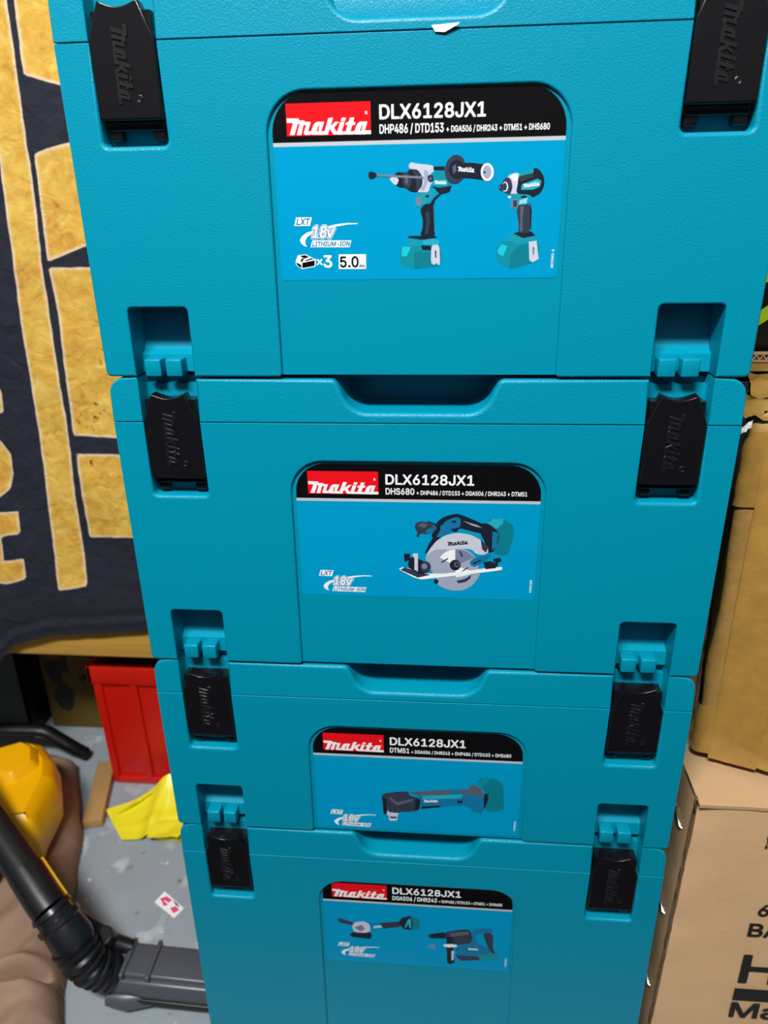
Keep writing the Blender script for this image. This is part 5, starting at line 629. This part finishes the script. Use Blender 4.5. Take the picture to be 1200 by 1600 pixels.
b = MB(); b.tube([rel((x+11, y+15.5, z+1)) for x, y, z in ((-421, 95.5, -548.5), (-395, 77, -563), (-380, 67, -573))], 2.4, 'yellow_plastic', seg=8); b.build('yellow_stripe', vw)['label'] = 'thin yellow stripe along the tube end'
b = MB(); e0 = Vector((-358, 56, -600)); pth = [e0, Vector((-350, 53, -614)), Vector((-343, 53, -628)), Vector((-334, 57, -641)), Vector((-322, 63, -651))]
pp = []; rr_ = []
for i in range(len(pth)-1):
    for k in range(12):
        t = k/12; pp.append(rel(pth[i].lerp(pth[i+1], t))); ph = (i*12+k); rr_.append(21-3*(ph/48)+(1.6 if ph % 6 < 3 else -.8))
b.tube(pp, rr_, 'wand_black', seg=24); b.build('bellows', vw)
b = MB(); ac = Vector((-338, 84, -632))                               # pivot arm beside the bellows
b.tube([rel((-366, 82, -592)), rel((-352, 84, -612)), rel((-334, 84, -632)), rel((-312, 84, -640))], [6, 8, 9, 8], 'wand_black', seg=14)
b.build('pivot_arm', vw)
b = MB(); b.tube([rel((-336, 84, -634)), rel((-337, 79, -620)), rel((-337.5, 77, -615)), rel((-337.6, 76.6, -614))], [11, 11, 10.2, 8.5], 'wand_black', seg=20); b.build('pivot_knob', vw)
# flat head
ha = Vector((-330, 72, -652)); hb = Vector((-214, 72, -658)); dv = (hb-ha).normalized()
tf = Matrix.Translation(Vector(rel(ha))) @ Matrix(((dv.x, 0, -dv.z, 0), (0, 1, 0, 0), (dv.z, 0, dv.x, 0), (0, 0, 0, 1)))
b = MB(); L_ = (hb-ha).length
b.box(0, L_, -24, 24, -16, 8, 'head_grey', r=5, tf=tf)
b.box(6, L_-4, -18, 18, 6, 13, 'head_grey', r=3, tf=tf); b.build('floor_head', vw)
b = MB(); b.box(2, L_, -26, 26, -21, -14, 'black_rubber', r=2, tf=tf); b.build('head_skirt', vw)
for x in (16, 44):
    b = MB(); b.box(x, x+5, -22, 22, 9, 16.5, 'head_grey', r=1.6, tf=tf); b.build('rib', vw)
b = MB(); b.tube([rel((-330, 50, -672)), rel((-310, 52, -674)), rel((-285, 58, -676))], [8, 12, 10], 'head_grey', seg=18); b.build('head_belly', vw)
b = MB(); b.tube([rel((-318, 58, -672)), rel((-318, 88, -672))], 19.5, 'black_rubber', seg=24); b.build('roller', vw)

# ------------------------------------------------------------------ cartons on the right
def kx(p):                                          # printed-face layout on the front of the big carton
    return p
mat('carton_brown', '#d8b084', .75, .22, 210, .09, 16); mat('carton_flap', '#bd9b74', .75, .2, 210, .08, 16); mat('carton_edge', '#6b5238', .9, .4, 500, .3, 60)
mat('carton_ink', '#171513', .7); mat('staple_metal', '#d8dade', .25, metal=1.0)
mat('carton_ochre', '#a98344', .6, .7, 120, .26, 70)
F = .8505
def K(x, z): return (19.1+(x-19.1)*F, 96.5+(z-96.5)*F)
ctop = -337.7; Yf = 15.0; XL = 221.0; XR = 560.0; Dp = 330.0
cb = empty('printed_carton', P(XL, Yf, FLOOR), 'stapled brown carton with black printed lettering standing right of the stack', 'carton')
Hb = ctop-FLOOR
# front, slightly out of square at the crushed corner
b = MB(); n_ = 40; rows = []
for j in range(n_+1):
    z = Hb*j/n_; r = []
    for i in range(n_+1):
        x = (XR-XL)*i/n_; cr2 = 4.5*math.exp(-x/10)*(.5+.5*noise.noise(Vector((0, z*.03, 1)))); xx = x-7*(1-j/n_)*max(0, 1-x/120)
        r.append((xx, cr2+1.2*noise.noise(Vector((x*.02, z*.02, 4))), z))
    rows.append(r)
b.grid(rows, 'carton_brown'); frontrow = rows
lft = []
for j in range(n_+1):
    x0, y0, z = frontrow[j][0]; lft.append([(x0+(1.5-x0)*0+1.6*noise.noise(Vector((k*.8, z*.02, 2)))*(k > 0), y0+(Dp-y0)*k/16, z) for k in range(17)][::-1])
b.grid(lft, 'carton_brown')
b.add([(-7, Dp, 0), (XR-XL, Dp, 0), (XR-XL, Dp, Hb), (0, Dp, Hb)], [(0, 3, 2, 1)], 'carton_brown')
b.add([(XR-XL, 0, 0), (XR-XL, Dp, 0), (XR-XL, Dp, Hb), (XR-XL, 0, Hb)], [(0, 1, 2, 3)], 'carton_brown')
b.add([(-7, 0, 0), (XR-XL, 0, 0), (XR-XL, Dp, 0), (-7, Dp, 0)], [(0, 3, 2, 1)], 'carton_brown')
b.build('box', cb, angle=50)
b = MB(); rows = []
for j in range(13):
    y = -1.5+(Dp+1)*j/12; rows.append([(-.5+(XR-XL+.5)*i/24, y, Hb+1.2+1.2*noise.noise(Vector((i*.3, j*.4, 6)))-(2.0 if j == 0 else 0)) for i in range(25)])
b.grid(rows, 'carton_flap'); b.grid([[(x, y, z-3.0) for x, y, z in r] for r in rows[::-1]], 'carton_edge')
b.add(rows[0]+[(x, y, z-3) for x, y, z in rows[0]], [(i, 25+i, 26+i, i+1) for i in range(24)], 'carton_flap')
b.add([r[0] for r in rows]+[(r[0][0], r[0][1], r[0][2]-3) for r in rows], [(i, i+1, 14+i, 13+i) for i in range(12)], 'carton_edge')
b.build('top_flap', cb, angle=50)
b = MB()                                                             # raw corrugated edge of the overlapping side
path = [(-7*(1-j/24)-.4+1.0*noise.noise(Vector((j*.9, 0, 3))), 3.0+1.6*noise.noise(Vector((j*.7, 2, 0))), Hb*j/24) for j in range(25)]
for dx in (0.0, 3.2): b.tube([(x+dx*.2-.6, y+dx+.5, z) for x, y, z in path], 1.3, 'carton_edge', seg=6)
b.build('corrugated_edge', cb)
for (x, y0, z0) in ((-1.2, 42, 313), (-3.2, 41, 215), (-5.4, 39, 124)):
    b = MB()
    for d_ in (0, 4.0): b.tube([(x, y0-d_, z0+1), (x-1.3, y0-d_-2, z0), (x-1.5, y0-d_-8, z0-3.5), (x-1.3, y0-d_-14, z0-7), (x, y0-d_-15.5, z0-8)], .9, 'staple_metal', seg=8)
    b.build('staple', cb)
yq = -1.6
def T2(x, z): a, c = K(x, z); return (a-XL, c-FLOOR)
def bx2(x0, x1, z0, z1):
    (a0, c0), (a1, c1) = T2(x0, z0), T2(x1, z1); b = MB(); b.flat([(a0, c0), (a1, c0), (a1, c1), (a0, c1)], yq, 'carton_ink'); b.build('printed_bar', cb, smooth=False)
def tx2(s, x0, x1, z0, z1):
    (a0, c0), (a1, c1) = T2(x0, z0), T2(x1, z1); b = MB(); lettering(b, s, a0, a1, c0, c1, yq, 'carton_ink'); b.build('lettering', cb, smooth=False)
tx2('6', 329.5, 340, -551, -535); tx2('BA', 324.5, 357, -579.5, -561)
tx2('H', 326, 364, -647, -605); bx2(325, 372, -673, -655); tx2('Ma', 325, 375, -700, -676)
tx2('I', 321.5, 324, -463, -449)
mat('clear_tape', '#d9d2c2', .25, .05, 60)
b = MB(); b.box(98, 150, -1.2, 60, Hb+2.6, Hb+3.4, 'clear_tape', r=.3); b.build('white_tape', cb)

# taped carton standing on it, turned a little
mat('tape_film', '#a9823f', .2, 1.0, 55, .30, 60, coat=.5)
ub = empty('taped_carton', P(229, 66, ctop), 'ochre carton wrapped in glossy brown tape, on top of the printed carton', 'carton')
Hu = -38.4-ctop-3.5; yaw = -.36; ub.rotation_euler = (0, 0, yaw); ub.location = P(229, 66, ctop+3.8)
def soft_box(mb, w, d, h, r, mn, amp, seed, nz_=36):
    out, _ = round_poly([(0, 0, r, 0), (w, 0, r*.6, 0), (w, d, r*.6, 0), (0, d, r*.6, 0)])
    dense = []
    for i in range(len(out)):
        p, q = Vector(out[i]), Vector(out[(i+1) % len(out)]); k = max(1, int((q-p).length/8))
        for t in range(k): dense.append(p.lerp(q, t/k))
    rings = []
    for j in range(nz_+1):
        z = h*j/nz_; e = min(z, h-z); ins = 9*(1-min(1, e/11))**2
        q = offset_poly([tuple(p) for p in dense], [ins]*len(dense))
        rings.append([(x+amp*noise.noise(Vector((x*.03, y*.03+seed, z*.016))), y+amp*noise.noise(Vector((x*.03+9, y*.03, z*.016+seed))), z) for x, y in q])
    loft(mb, rings, mn)
b = MB(); soft_box(b, 300, 210, Hu, 7, 'carton_ochre', 3.0, 1.0); b.build('box', ub, angle=60)
def tape_band(z0, z1, off, seed):
    b = MB(); out, _ = round_poly([(-off, -off, 8, 0), (300+off, -off, 8, 0), (300+off, 210+off, 8, 0), (-off, 210+off, 8, 0)])
    dense = []
    for i in range(len(out)):
        p, q = Vector(out[i]), Vector(out[(i+1) % len(out)]); k = max(1, int((q-p).length/8))
        for t in range(k): dense.append(p.lerp(q, t/k))
    rows = []
    for j in range(9):
        t = j/8; rows.append([(p.x+1.3*noise.noise(Vector((p.x*.05, t*5+seed, p.y*.05))), p.y+1.3*noise.noise(Vector((p.x*.05+4, t*5, seed+p.y*.05))), z0+(z1-z0)*t+5*noise.noise(Vector((p.x*.02, seed, p.y*.02)))) for p in dense+dense[:1]])
    b.grid(rows, 'tape_film'); return b
tape_band(6, 52, 2.6, 1).build('packing_tape', ub, angle=70); tape_band(Hu-70, Hu-14, 2.6, 5).build('packing_tape', ub, angle=70)
b = MB()                                                             # vertical strip near the corner
b.grid([[(12+36*i/8, -3.4-1.2*noise.noise(Vector((i*.7, j*.2, 8))), 4+(Hu-8)*j/40) for i in range(9)] for j in range(41)], 'tape_film'); b.build('packing_tape', ub, angle=70)
b = MB()                                                             # crumpled tape ends on top
for k, (x0, y0, a) in enumerate(((-4, -6, .3), (14, 2, -.2), (30, 10, .5), (-2, 24, .1))):
    b.grid([[(x0+i*6*math.cos(a)-j*5*math.sin(a)+2*noise.noise(Vector((i, j, k))), y0+i*6*math.sin(a)+j*5*math.cos(a), Hu+4+3*k+5*noise.noise(Vector((i*.6, j*.6, k*3.1)))-(6-j if j < 3 else 0)*1.2) for i in range(11)] for j in range(9)], 'tape_film')
b.build('crumpled_tape', ub, angle=70)
b = MB(); b.grid([[(-5+1.0*i, -8+1.2*j, Hu-14+3*noise.noise(Vector((i*.8, j*.8, 2)))+(i+j)*.9) for i in range(7)] for j in range(5)], 'white_paper'); b.build('torn_paper', ub, angle=70)
# open carton behind with a corrugated lip, and the green-black package in it
oc = empty('open_carton', P(250, 236, ctop+Hu+6), 'open carton with a raw corrugated lip on top of the taped carton', 'carton')
oc.location = P(243, 150, -38.4+3.5)
b = MB(); b.box(-12, 260, 0, 150, 0, 8, 'carton_ochre'); b.box(-12, 260, 0, 4, 0, 16, 'carton_ochre'); b.box(-12, 260, 148, 152, 0, 190, 'carton_brown'); b.box(256, 260, 0, 152, 0, 190, 'carton_brown')
b.build('box', oc, smooth=False)
b = MB()
for x in range(-12, 260, 5):
    b.tube([(x, -.4, 16.5), (x+2.5, -.4, 21)], .55, 'carton_flap', seg=5); b.tube([(x+2.5, -.4, 21), (x+5, -.4, 16.5)], .55, 'carton_flap', seg=5)
b.box(-12, 260, -1, 5, 21, 22.4, 'carton_flap'); b.box(-12, 260, -1, 5, 15.4, 16.6, 'carton_flap'); b.box(-12, 260, .8, 4, 16, 21.5, 'carton_edge')
b.build('corrugated_lip', oc, smooth=False)
mat('green_film', '#9fc52a', .35); mat('black_film', '#0c0d0e', .35)
gp = empty('green_black_package', P(262, 164, -38.4+11.6), 'black package with lime green stripes inside the open carton at the right edge', 'package')
b = MB(); b.box(-6, 120, 0, 60, 0, 130, 'black_film', r=4); b.build('wrap', gp)
b = MB()
for z0, z1 in ((30, 42), (62, 74), (92, 101)): b.flat([(-5, z0), (60, z0+46), (60, z1+46), (-5, z1)], -.6, 'green_film')
b.build('green_stripes', gp, smooth=False)
